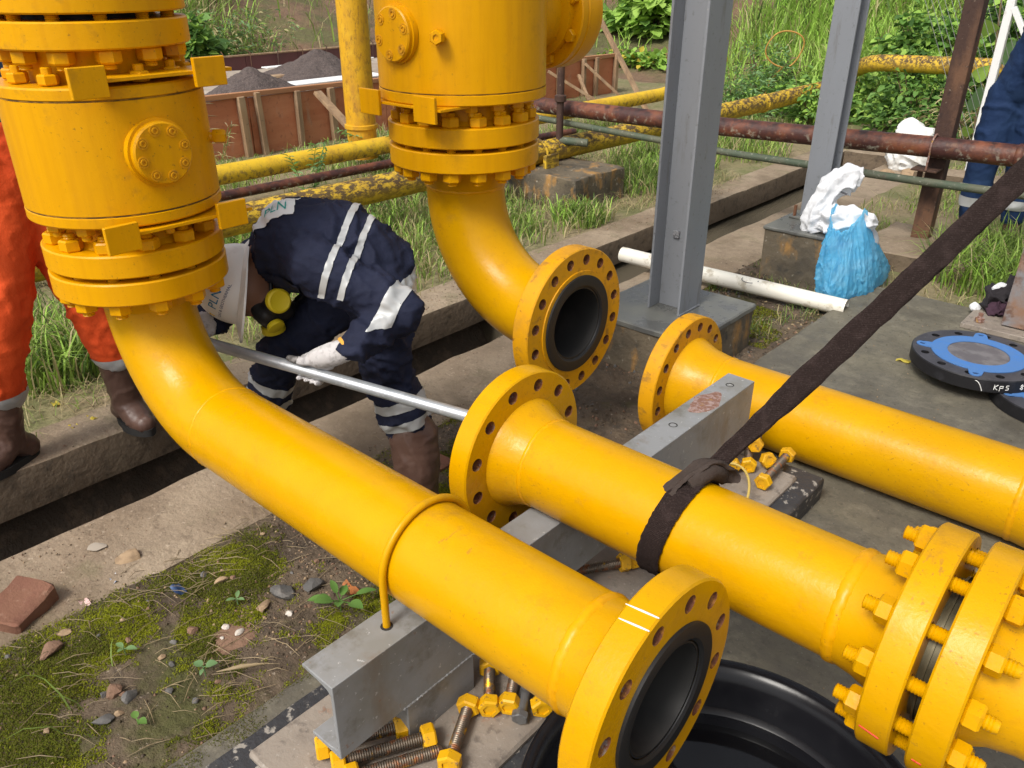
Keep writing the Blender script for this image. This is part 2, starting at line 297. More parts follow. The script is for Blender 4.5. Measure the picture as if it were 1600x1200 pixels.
def hexnut(af, h, rb, m=0):      # hex prism along z from 0 to h, with chamfer and bore recess
    b = MB(); rc = af / math.sqrt(3); n = 6
    ring = lambda r, z, k=6, o=0: [(r * math.cos(2*math.pi*(i+o)/k), r * math.sin(2*math.pi*(i+o)/k), z) for i in range(k)]
    c = h * .14
    vs = ring(rc * .86, 0) + ring(rc, c) + ring(rc, h - c) + ring(rc * .86, h) + ring(rb, h) + ring(rb, h - .004) + ring(rb, 0)
    fs = []
    for k in range(5):
        for i in range(6): j = (i+1) % 6; fs.append((k*6+i, k*6+j, k*6+6+j, k*6+6+i))
    fs.append(tuple(30 + i for i in range(6)))
    for i in range(6): j = (i+1) % 6; fs.append((36 + i, 36 + j, j, i))
    return b.add(vs, fs, m)
def rod(L, r, pitch=.0042):      # threaded rod along z, centred
    pr = []; z = -L/2; pr.append((z, r * .8)); k = 0; z += .002
    while z < L/2 - .003: pr.append((z, r if k % 2 == 0 else r * .88)); z += pitch / 2; k += 1
    pr.append((L/2, r * .8)); return MB().lathe((0, 0, 0), (0, 0, 1), pr, 12)
def stash(o):                    # keep a template's mesh, drop the object
    me = o.data; bpy.data.objects.remove(o)
    class T: pass
    t = T(); t.data = me
    t.get = lambda k, d=None: d
    return me
def part(name, me, mtx, parent):
    o = bpy.data.objects.new(name, me); COL.objects.link(o); o.parent = parent
    if parent is not None and parent.type == 'EMPTY': o.matrix_parent_inverse = Matrix.Translation(-parent.location)
    o.matrix_basis = mtx; return o
ME = {}
def mesh_of(key, fn, mat, smooth=30):
    if key not in ME: ME[key] = stash(fn().build(key, mat, None, smooth))
    return ME[key]
def frame(o, d, spin=0.):        # matrix with local z along d
    q = Vector((0, 0, 1)).rotation_difference(Vector(d).normalized()).to_matrix().to_4x4()
    return Matrix.Translation(o) @ q @ Matrix.Rotation(spin, 4, 'Z')
def studs(parent, o, d, z0, z1, nb, bc, dia, rot=.5, prot=.022, mat=None, rodmat=None, spin=None, skip=()):
    """studs through a joint: nuts sit outside z0 and z1 (distances along d)"""
    mat = mat or yellow_v; rodmat = rodmat or mat
    o = Vector(o); d, u, v = basis(d); L = z1 - z0 + 2 * (dia * 1.0 + prot); key = 'stud%.3f_%.3f_%s' % (dia, L, rodmat.name); nk = 'nut%.3f_%s' % (dia, mat.name)
    rme = mesh_of(key, lambda: rod(L, dia / 2, .0055), rodmat, 40); nme = mesh_of(nk, lambda: hexnut(dia * 1.62, dia * 1.0, dia * .5), mat, 30)
    for s in range(nb):
        if s in skip: continue
        a = 2 * math.pi * (s + rot) / nb; p = o + d * ((z0 + z1) / 2) + (u * math.cos(a) + v * math.sin(a)) * bc
        sp = random.uniform(0, 6) if spin is None else spin + a
        st = part('stud', rme, frame(p, d, sp), parent)
        for sg in (1, -1):
            part('nut', nme, Matrix.Translation((0, 0, sg * (z1 - z0) / 2)) @ (Matrix.Identity(4) if sg > 0 else Matrix.Rotation(math.pi, 4, 'X')) @ Matrix.Rotation(random.uniform(-.2, .2), 4, 'Z'), st)

def weld(name, o, d, r, mat, parent, w=.011):
    b = MB(); o = Vector(o); d, u, v = basis(d); n = 110; vs = []; fs = []
    for i in range(n):
        a = 2 * math.pi * i / n; k = .5 + .5 * math.cos(i * 2 * math.pi / 2.2); rr = r + .0022 + .0016 * k + random.uniform(0, .0008); w2 = w * (.9 + .2 * random.random())
        e = u * math.cos(a) + v * math.sin(a); sh = random.uniform(-.0012, .0012)
        for (z, q) in ((-w2, r - .001), (-w2 * .6, r + (rr - r) * .7), (0, rr), (w2 * .6, r + (rr - r) * .7), (w2, r - .001)): vs.append(o + d * (z + sh) + e * q)
    for i in range(n):
        j = (i + 1) % n
        for k in range(4): fs.append((i*5 + k, j*5 + k, j*5 + k + 1, i*5 + k + 1))
    return b.add(vs, fs).build(name, mat, parent, 60)
def pipe_shell(name, path, r, th, mats, parent, n=64, rads=None):   # outer skin + dark bore as one pipe wall
    b = MB(); b.tube(path, rads or r, n, 0, cap=False)
    inner = [((x if not rads else x) - th) for x in (rads or [r] * len(path))]; b.tube(path, inner, n, 1, cap=False)
    o = b.build(name, mats, parent, 180); return o
def elbow_path(p, k, Rr, n=24):      # from vertical axis (x,y) down to +x: returns points, p=(x,y,zaxis)
    x, y, z = p; return [(x + Rr - Rr * math.cos(a), y, z + Rr - Rr * math.sin(a)) for a in [math.pi / 2 * i / n for i in range(n + 1)]]
# ------------------------------------------------------------------ the two vertical ball valves and the yellow lines
F8 = dict(r0=.1015, r1=.2095, t=.0555, nb=12, bc=.1745, rh=.0160)
F10 = dict(r0=.127, r1=.254, t=.0635, nb=16, bc=.216, rh=.0178)
BLK = gasket_m
def gasket_face(name, o, d, ri, ro, parent, t=.006):
    return MB().lathe(o, d, [(0, ri), (0, ro), (t, ro), (t + .001, ro - .004), (t, ri + .012), (t - .004, ri + .006), (-.02, ri)], 64, cap=False).build(name, gasket_m, parent, 30)

# --- left line: elbow below the left valve, long pipe, open flange
lp = thing('pipe_line', 'yellow pipe with elbow under the left valve, ending in the open flange nearest the camera', 'pipe', (-1.2, .86, .30))
ax, ay, az = -2.037, .86, .51; r8 = .1095
pth = [(ax, ay, .845)] + elbow_path((ax, ay, az), 0, .305) + [(x, ay, az) for x in np.linspace(-1.70, -.575, 12)]
pipe_shell('pipe', pth, r8, .011, [yellow, lining_m], lp)
fl = flange('flange', (ax, ay, .840), (0, 0, 1), mat=yellow_v, parent=lp, **F8)
MB().lathe((ax, ay, .843), (0, 0, -1), [(0, .139), (.006, .134), (.04, .1175), (.062, .1105)], 64, cap=False).build('hub', yellow, lp, 60)
weld('weld', (-1.725, ay, az), (1, 0, 0), r8 - .0018, yellow_v, lp, .006)
weld('weld', (-.583, ay, az), (1, 0, 0), r8, yellow_v, lp)
MB().lathe((-.575, ay, az), (1, 0, 0), [(0, r8), (.03, .113), (.06, .122), (.0795, .136), (.084, .139)], 64, cap=False).build('hub', yellow, lp, 60)
fl = flange('flange', (-.4925, ay, az), (1, 0, 0), mat=yellow, parent=lp, **F8); fl['label'] = 'open flange with rusty bolt holes and two white paint strokes'
MB().tube([(-.62, ay, az), (-.5, ay, az), (-.4375, ay, az)], .0978, 64, cap=False).build('bore_lining', lining_m, lp, 60)
gasket_face('gasket', (-.437, ay, az), (1, 0, 0), .098, .137, lp)
# two white marker strokes over the rim
for a0, ln in ((103, .055), (110, .05)):
    pts = []
    for k in range(9):
        q = k / 8; a = R(a0 + 1.6 * q); pts.append((-.4925 + .055 - ln * q, ay + .2100 * math.cos(a), az + .2100 * math.sin(a)))
    MB().tube(pts, [.0007 + .0011 * math.sin(math.pi * min(1, .1 + .9 * k / 8)) for k in range(9)], 6).build('paint_stroke', M('white_marker%d' % a0, (.8, .8, .78), .5), fl, 60)

def valve(nm, label, x, y, zb, F, rb, rn, s, cov, tabs, plugdir, nscrew, top=True, rcov=.068, zc=1.187, zbody=(1.03, 1.33), zup=1.40, second=True):
    v = thing(nm, label, 'valve', (x, y, zb))
    t = F['t']; z0 = zb
    flange('flange', (x, y, z0), (0, 0, 1), mat=yellow_v, parent=v, **F)
    MB().lathe((x, y, z0 - .0135), (0, 0, 1), [(0, F['r0']), (0, F['r0'] + .04), (.0135, F['r0'] + .04), (.0135, F['r0'])], 48, cap=False).build('gasket', gasket_m, v)
    b0, b1 = zbody
    MB().lathe((x, y, z0 + t - .002), (0, 0, 1), [(0, rn + .012), (.014, rn), (b0 - z0 - t + .004, rn)], 48, cap=False).build('neck', yellow_v, v, 40)
    g = .026 * s
    MB().lathe((x, y, b0), (0, 0, 1), [(0, rn - .01), (0, rb - .004), (.004, rb), (g - .002, rb), (g, rb - .003), (g + .003, rb - .003), (g + .004, rb - .001),
        (b1 - b0 - g - .004, rb - .001), (b1 - b0 - g - .003, rb - .003), (b1 - b0 - g, rb - .003), (b1 - b0 - g + .002, rb), (b1 - b0 - .004, rb), (b1 - b0, rb - .004), (b1 - b0, rn - .01)], 96, cap=False).build('body', yellow_v, v, 30)
    MB().lathe((x, y, b1 - .002), (0, 0, 1), [(0, rn), (zup - b1 - .016, rn), (zup - b1 + .004, rn + .012)], 48, cap=False).build('neck', yellow_v, v, 40)
    flange('flange', (x, y, zup), (0, 0, 1), mat=yellow_v, parent=v, **F)
    sm_ = MATS.get('seam_grime') or M('seam_grime', (.10, .05, .012), .8, layers=[dict(s=20, d=6, lo=.45, hi=.6, c=(.42, .2, .01), f=.9)])
    for zz in (b0 + g + .0015, b1 - g - .0015): MB().lathe((x, y, zz), (0, 0, 1), [(-.0013, rb - .004), (-.0013, rb - .0016), (.0013, rb - .0016), (.0013, rb - .004)], 96, cap=False).build('seam', sm_, v, 30)
    # bonnet cover with socket screws
    cx, cy = cov; n = Vector((cx, cy, 0)); c = Vector((x, y, zc)) + n * (rb - .012)
    MB().lathe(c, n, [(0, rcov + .006), (.018, rcov + .006), (.0185, rcov), (.030, rcov), (.034, rcov - .004), (.034, 0.0001)], 64, cap=False).build('cover_plate', yellow_v, v, 30)
    cv = v.children[-1] if v.children else None
    cv = [o for o in bpy.data.objects if o.parent == v and o.name.startswith('cover_plate')][-1]
    sme = mesh_of('sock%.3f' % rcov, lambda: MB().lathe((0, 0, 0), (0, 0, 1), [(0, .0125 * s), (.0022, .0125 * s), (.0022, .0095 * s), (.0008, .0093 * s), (.0008, .0078 * s), (.004, .0072 * s), (.004, .0042 * s), (.001, .004 * s), (.001, .0001)], 20, cap=False), [yellow_dirty], 30)
    _, u, w = basis(n)
    for k in range(nscrew):
        a = 2 * math.pi * (k + .3) / nscrew; part('screw', sme, frame(c + n * .0338 + (u * math.cos(a) + w * math.sin(a)) * rcov * .76, n), cv)
    # grease fitting
    pn = Vector((plugdir[0], plugdir[1], 0)).normalized(); pc = Vector((x, y, zc + plugdir[2])) + pn * (rb - .006)
    fb = MB().lathe(pc, pn, [(0, .013 * s), (.014, .012 * s)], 20)
    hx = hexnut(.030 * s, .03 * s, .0075 * s); fmt = frame(pc + pn * .012, pn); fb.add([fmt @ Vector(q) for q in hx.v], hx.f)
    fb.build('grease_fitting', yellow_v, v, 30)
    # flat bars with square stop plates
    for (zt, pts, wdt) in tabs:
        tv = n.cross(Vector((0, 0, 1))).normalized()
        a, b = pts; oc = Vector((x, y, zt)) + n * (rb * .80)
        MB().beam(oc + tv * (a - .06), oc + tv * (b), .10 * s, .008, .001).build('flat_bar', yellow_v, v, 30)
        fb = [o for o in bpy.data.objects if o.parent == v and o.name.startswith('flat_bar')][-1]
        for q in (a, b):
            MB().box((-.038 * s, -.006, -.031 * s), (.038 * s, .006, .031 * s), ch=.0015).build('stop_plate', yellow_v, fb, 30)
            sp = [o for o in bpy.data.objects if o.parent == fb and o.name.startswith('stop_plate')][-1]
            mt = Matrix((tv, n, Vector((0, 0, 1)))).transposed().to_4x4(); sp.matrix_basis = Matrix.Translation(oc + n * (.055 * s) + tv * q) @ mt
    return v
v1 = valve('ball_valve', 'yellow ball valve at the far left with round eight screw cover plate', ax, ay, .908, F8, .221, .150, 1., (1, 0),
           [(1.020, (-.145, .125), 0), (1.345, (-.145, .125), 0)], (.62, .78, .0), 8)
studs(v1, (ax, ay, 0), (0, 0, 1), .840, .9635, 12, F8['bc'], .0285, prot=.012)
# upper joint: second flange, hub and riser
MB().lathe((ax, ay, 1.4555), (0, 0, 1), [(0, .1), (0, .14), (.0135, .14), (.0135, .1)], 48, cap=False).build('gasket', gasket_m, v1)
studs(v1, (ax, ay, 0), (0, 0, 1), 1.40, 1.5245, 12, F8['bc'], .0285, prot=.012)
# small studs standing on the body's end rings
for zz, sg in ((1.332, 1), (1.028, -1)):
    nme = mesh_of('ringnut', lambda: hexnut(.038, .022, .012).lathe((0, 0, 0), (0, 0, 1), [(.0, .0115), (.034, .0115), (.036, .009)], 12), yellow_v, 30)
    for k in range(12):
        a = 2 * math.pi * (k + .1) / 12; part('ring_nut', nme, frame((ax + .178 * math.cos(a), ay + .178 * math.sin(a), zz), (0, 0, sg), random.random()), v1)
rs = thing('riser_pipe', 'yellow riser flange and pipe above the left valve at the top left corner', 'pipe', (ax, ay, 1.469))
flange('flange', (ax, ay, 1.469), (0, 0, 1), mat=yellow_v, parent=rs, **F8)
MB().lathe((ax, ay, 1.52), (0, 0, 1), [(0, .139), (.04, .12), (.08, r8), (.9, r8)], 64).build('pipe', yellow_v, rs, 40)

# --- second line: valve, elbow and open flange
bx, by, bz = -2.026, 2.03, .488; r10 = .1365
l2 = thing('elbow_pipe', 'yellow elbow hanging under the middle valve with an open black lined flange', 'pipe', (bx + .3, by, bz - .26))
pth = [(bx, by, .93)] + elbow_path((bx, by, bz), 0, .381) + [(-1.62, by, bz), (-1.60, by, bz)]
pipe_shell('elbow', pth, r10, .012, [yellow, lining_m], l2)
flange('flange', (bx, by, .962), (0, 0, 1), mat=yellow_v, parent=l2, **F10)
MB().lathe((bx, by, .963), (0, 0, -1), [(0, .172), (.008, .166), (.05, .15), (.075, .1415), (.082, .1375)], 64, cap=False).build('hub', yellow, l2, 60)
weld('weld', (bx, by, .874), (0, 0, 1), r10 - .001, yellow_v, l2, .007)
MB().lathe((-1.645, by, bz), (1, 0, 0), [(0, r10), (.03, .142), (.055, .152), (.068, .166)], 64, cap=False).build('hub', yellow, l2, 60)
weld('weld', (-1.642, by, bz), (1, 0, 0), r10 - .001, yellow_v, l2, .007)
fl = flange('flange', (-1.583, by, bz), (1, 0, 0), mat=yellow_dirty, parent=l2, **F10); fl['label'] = 'grimy open flange with rust stained bolt holes'
MB().lathe((-1.5195, by, bz), (1, 0, 0), [(-.0, .127), (.004, .127), (.004, .180), (-.001, .181)], 64, cap=False).build('raised_face', yellow_dirty, l2, 30)
MB().tube([(-1.66, by, bz), (-1.55, by, bz), (-1.516, by, bz)], .1198, 64, cap=False).build('bore_lining', lining_m, l2, 60)
gasket_face('gasket', (-1.5165, by, bz), (1, 0, 0), .120, .166, l2, .008)
v2 = valve('ball_valve', 'large yellow ball valve in the middle with six screw cover and side gearbox', bx, by, 1.039, F10, .276, .185, 1.25, (0, -1),
           [(1.168, (-.125, .13), 0)], (.52, -.854, -.002), 6, rcov=.078, zc=1.372, zbody=(1.172, 1.62), zup=1.70)
studs(v2, (bx, by, 0), (0, 0, 1), .962, 1.1025, 16, F10['bc'], .032, prot=.012)
for k in range(16):
    nme = mesh_of('ringnut', None, None); a = 2 * math.pi * (k + .3) / 16; part('ring_nut', nme, frame((bx + .218 * math.cos(a), by + .218 * math.sin(a), 1.170), (0, 0, -1), random.random()), v2)
MB().lathe((bx, by, 1.76), (0, 0, 1), [(0, .25), (.06, .25), (.06, .172), (.15, .14), (.8, .1365)], 48).build('riser', yellow_v, v2, 40)
# gearbox on the far side: stem neck, bolted disc, drum
gz = 1.41
MB().lathe((bx, by + .24, gz), (0, 1, 0), [(0, .13), (.12, .125), (.13, .15), (.155, .15)], 48).build('stem_housing', yellow_v, v2, 40)
MB().lathe((bx, by + .395, gz), (0, 1, 0), [(0, .0001), (0, .185), (.004, .19), (.03, .19), (.034, .186), (.036, .186), (.04, .19), (.09, .192), (.115, .188), (.125, .17), (.14, .165), (.145, .12), (.15, .0001)], 64, cap=False).build('gearbox', yellow_v, v2, 30)
gb = [o for o in bpy.data.objects if o.parent == v2 and o.name.startswith('gearbox')][-1]
hme = mesh_of('gearbolt', lambda: hexnut(.04, .02, .001), yellow_v, 30)
for k in range(8):
    a = 2 * math.pi * (k + .4) / 8; part('bolt', hme, frame((bx + .158 * math.cos(a), by + .395, gz + .158 * math.sin(a)), (0, -1, 0), random.random()), gb)

# --- middle spool, slung in the brown strap
cy_, cz = 1.289, .497
sp = thing('pipe_spool', 'yellow pipe spool held by the brown lifting strap', 'pipe', (-.6, cy_, cz - .21))
pipe_shell('pipe', [(x, cy_, cz) for x in np.linspace(-1.035, -.30, 10)], r8, .011, [yellow, lining_m], sp)
flange('flange', (-1.160, cy_, cz), (1, 0, 0), mat=yellow, parent=sp, **F8)
MB().lathe((-1.108, cy_, cz), (1, 0, 0), [(0, .141), (.012, .136), (.035, .123), (.06, .114), (.075, r8)], 64, cap=False).build('hub', yellow, sp, 60)
weld('weld', (-1.032, cy_, cz), (1, 0, 0), r8 - .001, yellow_v, sp, .007)
weld('weld', (-.300, cy_, cz), (1, 0, 0), r8 + .001, yellow_v, sp, .012)
MB().lathe((-.297, cy_, cz), (1, 0, 0), [(0, r8), (.04, .115), (.075, .126), (.092, .139)], 64, cap=False).build('hub', yellow, sp, 60)
flange('flange', (-.207, cy_, cz), (1, 0, 0), mat=yellow, parent=sp, **F8)
sm = thing('mating_pipe', 'yellow flange and pipe bolted to the spool at the right edge', 'pipe', (0, cy_, cz - .21))
g2 = .027
flange('flange', (-.207 + .0555 + g2, cy_, cz), (1, 0, 0), mat=yellow, parent=sm, **F8)
MB().lathe((-.207 + .0555 + g2 + .054, cy_, cz), (1, 0, 0), [(0, .139), (.04, .118), (.08, r8), (.6, r8)], 64).build('pipe', yellow, sm, 60)
MB().lathe((-.1525, cy_, cz), (1, 0, 0), [(0, .1), (0, .128), (.009, .128), (.009, .135), (.013, .135), (.013, .128), (.021, .128), (.021, .135), (.025, .135), (.025, .128), (g2 + .001, .128), (g2 + .001, .1)], 64, cap=False).build('spiral_gasket', M('steel_ring_gasket', (.10, .085, .05), .4, .6), sm, 30)
studs(sp, (0, cy_, cz), (1, 0, 0), -.207, -.207 + .111 + g2, 12, F8['bc'], (.0265), prot=.022, mat=yellow, rodmat=yellow)
# red pen ticks across the joint
redpen = M('red_marker', (.6, .03, .02), .5)
for (x0, x1, a0, a1, own) in ((-.199, -.166, 196.5, 199, sp), (-.113, -.098, 201, 201.5, sm)):
    MB().tube([(x0 + (x1 - x0) * q, cy_ + .2097 * math.cos(R(a0 + (a1 - a0) * q)), cz + .2097 * math.sin(R(a0 + (a1 - a0) * q))) for q in np.linspace(0, 1, 6)], .0016, 6).build('pen_mark', redpen, own, 60)

# --- third spool lying on the slab, flange over the slab's edge
dy, dz = 2.53, .137
s3 = thing('pipe_spool', 'yellow pipe spool lying on the concrete slab behind the strap', 'pipe', (-.6, dy, 0))
pipe_shell('pipe', [(x, dy, dz) for x in np.linspace(-1.20, -.20, 10)], r10, .012, [yellow, lining_m], s3)
flange('flange', (-1.410, dy, dz), (1, 0, 0), mat=yellow_dirty, parent=s3, **F10)
MB().lathe((-1.348, dy, dz), (1, 0, 0), [(0, .174), (.02, .166), (.06, .150), (.12, .14), (.15, r10)], 64, cap=False).build('hub', yellow, s3, 60)
weld('weld', (-1.198, dy, dz), (1, 0, 0), r10 - .001, yellow_v, s3, .009)
weld('weld', (-.200, dy, dz), (1, 0, 0), r10, yellow_v, s3, .011)
MB().lathe((-.20, dy, dz), (1, 0, 0), [(0, r10), (.05, .142), (.11, .158), (.135, .172)], 64, cap=False).build('hub', yellow, s3, 60)
flange('flange', (-.068, dy, dz), (1, 0, 0), mat=yellow_dirty, parent=s3, **F10)
MB().tube([(-.22, dy, dz), (-.1, dy, dz), (-.004, dy, dz)], .1268, 64, cap=False).build('bore_lining', lining_m, s3, 60)
# ------------------------------------------------------------------ setting: slab, soil, drain, ground, bank
XS0 = -1.355
def slab():
    b = MB()
    n = 60
    ys = np.linspace(-1.2, 4.45, n); vs = []; fs = []
    for i, y in enumerate(ys):
        e = XS0 - .02 * max(0, 1 - y) * .8 + .006 * float(fbm2(y, 3, 6, 3)); e2 = e - .012 + .008 * float(fbm2(y, 9, 9, 3))
        vs += [(e2, y, -.16), (e2 + .004, y, -.012), (e + .01, y, 0), (e + .2, y, 0), (3., y, 0), (3., y, -.16)]
    for i in range(n - 1):
        for k in range(5): fs.append((i*6 + k, i*6 + k + 1, i*6 + 7 + k, i*6 + 6 + k))
    fs.append((0, 1, 2, 3, 4, 5)); fs.append(tuple(reversed([(n-1)*6 + k for k in range(6)])))
    o = b.add(vs, fs).build('concrete_slab', slab_m, None, 30); o['kind'] = 'structure'
slab()
def strip(name, x0, x1, y0, y1, z0, z1, mt, seed, top_amp=.006, nx=14, ny=170, edge=.012):   # weathered concrete wall with uneven arrises
    ys = np.linspace(y0, y1, ny); vs = []; fs = []
    k = nx + 4
    for y in ys:
        ea = edge * float(fbm2(y, seed, 3.5, 4)) ; eb = edge * float(fbm2(y, seed + 5, 3.5, 4))
        row = [(x0 + ea * .6, y, z0), (x0 + ea, y, z1 - .02)]
        for q in np.linspace(0, 1, nx):
            x = x0 + ea + .006 + (x1 - x0 + eb - ea - .012) * q; row.append((x, y, z1 + top_amp * float(fbm2(x, y + seed, 9, 3)) - .004 * (q in (0., 1.))))
        row += [(x1 + eb, y, z1 - .02), (x1 + eb * .6 - .01, y, z0)]; vs += row
    for i in range(ny - 1):
        for c in range(k - 1): fs.append((i*k + c, i*k + c + 1, (i+1)*k + c + 1, (i+1)*k + c))
    b = MB(); b.add(vs, fs); b.f.append(tuple(range(k))); b.f.append(tuple(reversed([(ny-1)*k + c for c in range(k)]))); b.mi += [0, 0]
    return b.build(name, mt, None, 40)
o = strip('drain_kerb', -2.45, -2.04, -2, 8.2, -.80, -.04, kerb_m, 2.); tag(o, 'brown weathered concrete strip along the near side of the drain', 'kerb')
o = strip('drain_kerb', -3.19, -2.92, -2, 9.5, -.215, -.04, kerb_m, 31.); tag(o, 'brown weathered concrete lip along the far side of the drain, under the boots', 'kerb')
# drain pipe mouth in the far wall
o = MB().lathe((-2.99, 1.29, -.125), (1, 0, 0), [(0, .026), (.085, .026), (.085, .034), (0, .034)], 28, cap=False).build('outlet_pipe', M('dirty_clay_pipe', (.27, .2, .13), .8), None, 30); tag(o, 'small round outlet pipe in the far drain wall below the boot', 'pipe')
def drainz(x, y):
    return -.50 + .05 * fbm2(x, y, 5, 4) + .05 * np.clip(np.abs(x + 2.685) / .24 - .5, 0, 1) + np.clip((-2.96 - x) / .16, 0, 1) * .24 + np.where(y > 3.6, -.02, 0)
o = grid('drain_floor', np.linspace(-3.2, -2.42, 60), np.linspace(-2, 9.5, 420), drainz, mud_m, 'structure')
wat = M('murky_water', (.10, .085, .06), .08, spec=.5, bump=[dict(s=8, k=.03, dist2=.01)])
o = MB().box((-3.1, 3.15, -.75), (-2.44, 9.4, -.255)).build('drain_water', wat, None, 0); o['kind'] = 'structure'
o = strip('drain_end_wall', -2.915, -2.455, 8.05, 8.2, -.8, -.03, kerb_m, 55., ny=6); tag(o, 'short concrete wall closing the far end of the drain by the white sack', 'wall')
def soilz(x, y):
    z = -.045 + .022 * fbm2(x, y, 3, 5) + .010 * fbm2(x, y, 14, 4) + .004 * fbm2(x, y, 50, 2)
    z = z + .012 * np.clip(fbm2(x + 3, y, 4.5, 3) * 3, 0, 1)
    z = np.where(x < -1.98, z * 1 + (-.048 - z) * np.clip((-1.98 - x) / .12, 0, 1), z)
    return z
MOSS = lambda x, y: fbm2(x + 3, y, 4.5, 4) + .25 * fbm2(x, y, 22, 3)
o = grid('soil', np.linspace(-2.12, XS0 + .03, 110), np.linspace(-.6, 4.6, 620), soilz, soil_m, 'structure')
# far ground and bank
BL = np.array([(-30, 2.), (-12.2, 5.6), (-11.6, 9.6), (-8.2, 11.4), (-5.6, 11.4), (-3.4, 10.2), (-1.5, 9.6), (6, 9.2), (30, 9.)])
def bankd(x, y):             # metres beyond the foot of the bank (positive = up the bank)
    d = np.full(np.shape(x), 1e9); sgn = np.zeros(np.shape(x))
    for a, b in zip(BL[:-1], BL[1:]):
        ab = b - a; L2 = ab @ ab; t = np.clip(((x - a[0]) * ab[0] + (y - a[1]) * ab[1]) / L2, 0, 1)
        dx = x - a[0] - t * ab[0]; dy_ = y - a[1] - t * ab[1]; dd = np.hypot(dx, dy_); s = ab[0] * dy_ - ab[1] * dx
        sgn = np.where(dd < d, np.sign(s), sgn); d = np.minimum(d, dd)
    return d * sgn
def groundz(x, y):
    z = -.05 + .05 * fbm2(x, y, .9, 4) + .012 * fbm2(x, y, 6, 3)
    d = bankd(x, y); up = np.clip(d, 0, 14)
    return z + up * .36 * (1 - np.exp(-up / .8)) + np.clip(up, 0, 1) * .25 * fbm2(x, y, .7, 4)
def gxs(a, b, fa, fb, n):
    return np.linspace(a, b, n)
def gz_near(x, y):
    z = groundz(x, y); z = np.where((x > -7.1) & (x < -3.6) & (y < 8), -.04 + (z + .05) * .5, z)
    return np.where(x > -3.25, -.055 + .006 * fbm2(x, y, 9, 3), z)
o = grid('ground', np.concatenate([np.linspace(-90, -24, 20), np.linspace(-23, -9, 60), np.linspace(-8.8, -3.15, 110)]), np.concatenate([np.linspace(-8, 0, 14), np.linspace(.2, 14, 200), np.linspace(14.4, 100, 40)]), gz_near, ground_m, 'structure')
def bankmat(o):
    o.data.materials.append(bank_m); c = np.empty(len(o.data.polygons) * 3); o.data.polygons.foreach_get('center', c); c = c.reshape(-1, 3); o.data.polygons.foreach_set('material_index', ((bankd(c[:, 0], c[:, 1]) > -.1) & (c[:, 0] < -6.4)).astype(np.int32))
bankmat(o)
def gz_right(x, y):
    z = groundz(x, y)
    return np.where((x < -2.3) & (y < 8.3), np.minimum(z, -.05), z)
o = grid('ground', np.concatenate([np.linspace(-2.06, 3, 110), np.linspace(3.2, 60, 30)]), np.concatenate([np.linspace(4.4, 14, 180), np.linspace(14.4, 100, 40)]), gz_right, ground_m, 'structure')
o = grid('ground', np.linspace(-3.2, -2.0, 40), np.concatenate([np.linspace(8.15, 14, 90), np.linspace(14.4, 100, 40)]), groundz, ground_m, 'structure')
MB().box((-90, -30, -1.2), (90, 100, -.95)).build('subsoil', soil_m, None, 0)['kind'] = 'structure'
# near lying ground behind the camera
grid('ground', np.linspace(-8.8, -1.0, 40), np.linspace(-30, -1.95, 40), lambda x, y: -.06 + .03 * fbm2(x, y, 1, 3), ground_m, 'structure')
grid('concrete_slab', np.linspace(-1.4, 30, 20), np.linspace(-30, -1.21, 20), lambda x, y: -.002 + 0 * x, slab_m, 'structure')
# ------------------------------------------------------------------ support beam, pad, clamp
pad = thing('support_pad', 'low black edged concrete pad with dusty plate under the grey beam', 'pad', (-.96, 1.4, 0))
b = MB()
def roughbox(lo, hi, n=(10, 36, 3), amp=.004, s=14):
    bm = bmesh.new(); bmesh.ops.create_cube(bm, size=1.)
    for v in bm.verts: v.co = Vector([(lo[i] + hi[i]) / 2 + v.co[i] * (hi[i] - lo[i]) for i in range(3)])
    bmesh.ops.bevel(bm, geom=bm.edges[:], offset=.006, segments=1, affect='EDGES')
    L = max(hi[i] - lo[i] for i in range(3))
    bmesh.ops.subdivide_edges(bm, edges=[e for e in bm.edges if e.calc_length() > .05], cuts=max(2, int(L / .05)), use_grid_fill=True)
    P = np.array([v.co[:] for v in bm.verts]); d = np.stack([fbm(P + 3, s, 3), fbm(P + 11, s, 3), fbm(P + 23, s, 3)], 1) * amp
    for v, q in zip(bm.verts, d): v.co += Vector(q)
    bm.verts.index_update(); r = MB(); r.add([v.co.copy() for v in bm.verts], [[v.index for v in f.verts] for f in bm.faces]); bm.free(); return r
roughbox((-1.235, .425, -.02), (-.712, 2.32, .084)).build('pad', blackpad_m, pad, 40)
roughbox((-1.185, .50, .080), (-.772, 2.245, .100), amp=.002).build('plate', plate_m, pad, 40)
bmn = thing('channel_beam', 'grey steel channel beam carrying the yellow pipes on two stubs', 'beam', (-.99, 1.39, .1))
x0, x1, y0, y1, zt, zb, t = -1.037, -.946, .573, 2.205, .397, .207, .0085
b = MB(); prof = [(x1, zb), (x1, zt), (x0, zt), (x0, zt - t), (x0 + .05, zt - t - .003), (x1 - t - .008, zt - t - .008), (x1 - t, zt - t - .016), (x1 - t, zb + t + .016), (x1 - t - .008, zb + t + .008), (x0 + .05, zb + t + .003), (x0, zb + t), (x0, zb)]
n = len(prof); vs = [(x, y0, z) for x, z in prof] + [(x, y1, z) for x, z in prof]; fs = [(i, (i+1) % n, n + (i+1) % n, n + i) for i in range(n)] + [tuple(range(n)), tuple(reversed(range(n, 2*n)))]
o = b.add(vs, fs).build('channel', beam_grey, bmn, 30)
md = o.modifiers.new('bevel', 'BEVEL'); md.width = .0018; md.segments = 2; md.limit_method = 'ANGLE'; md.angle_limit = R(50)
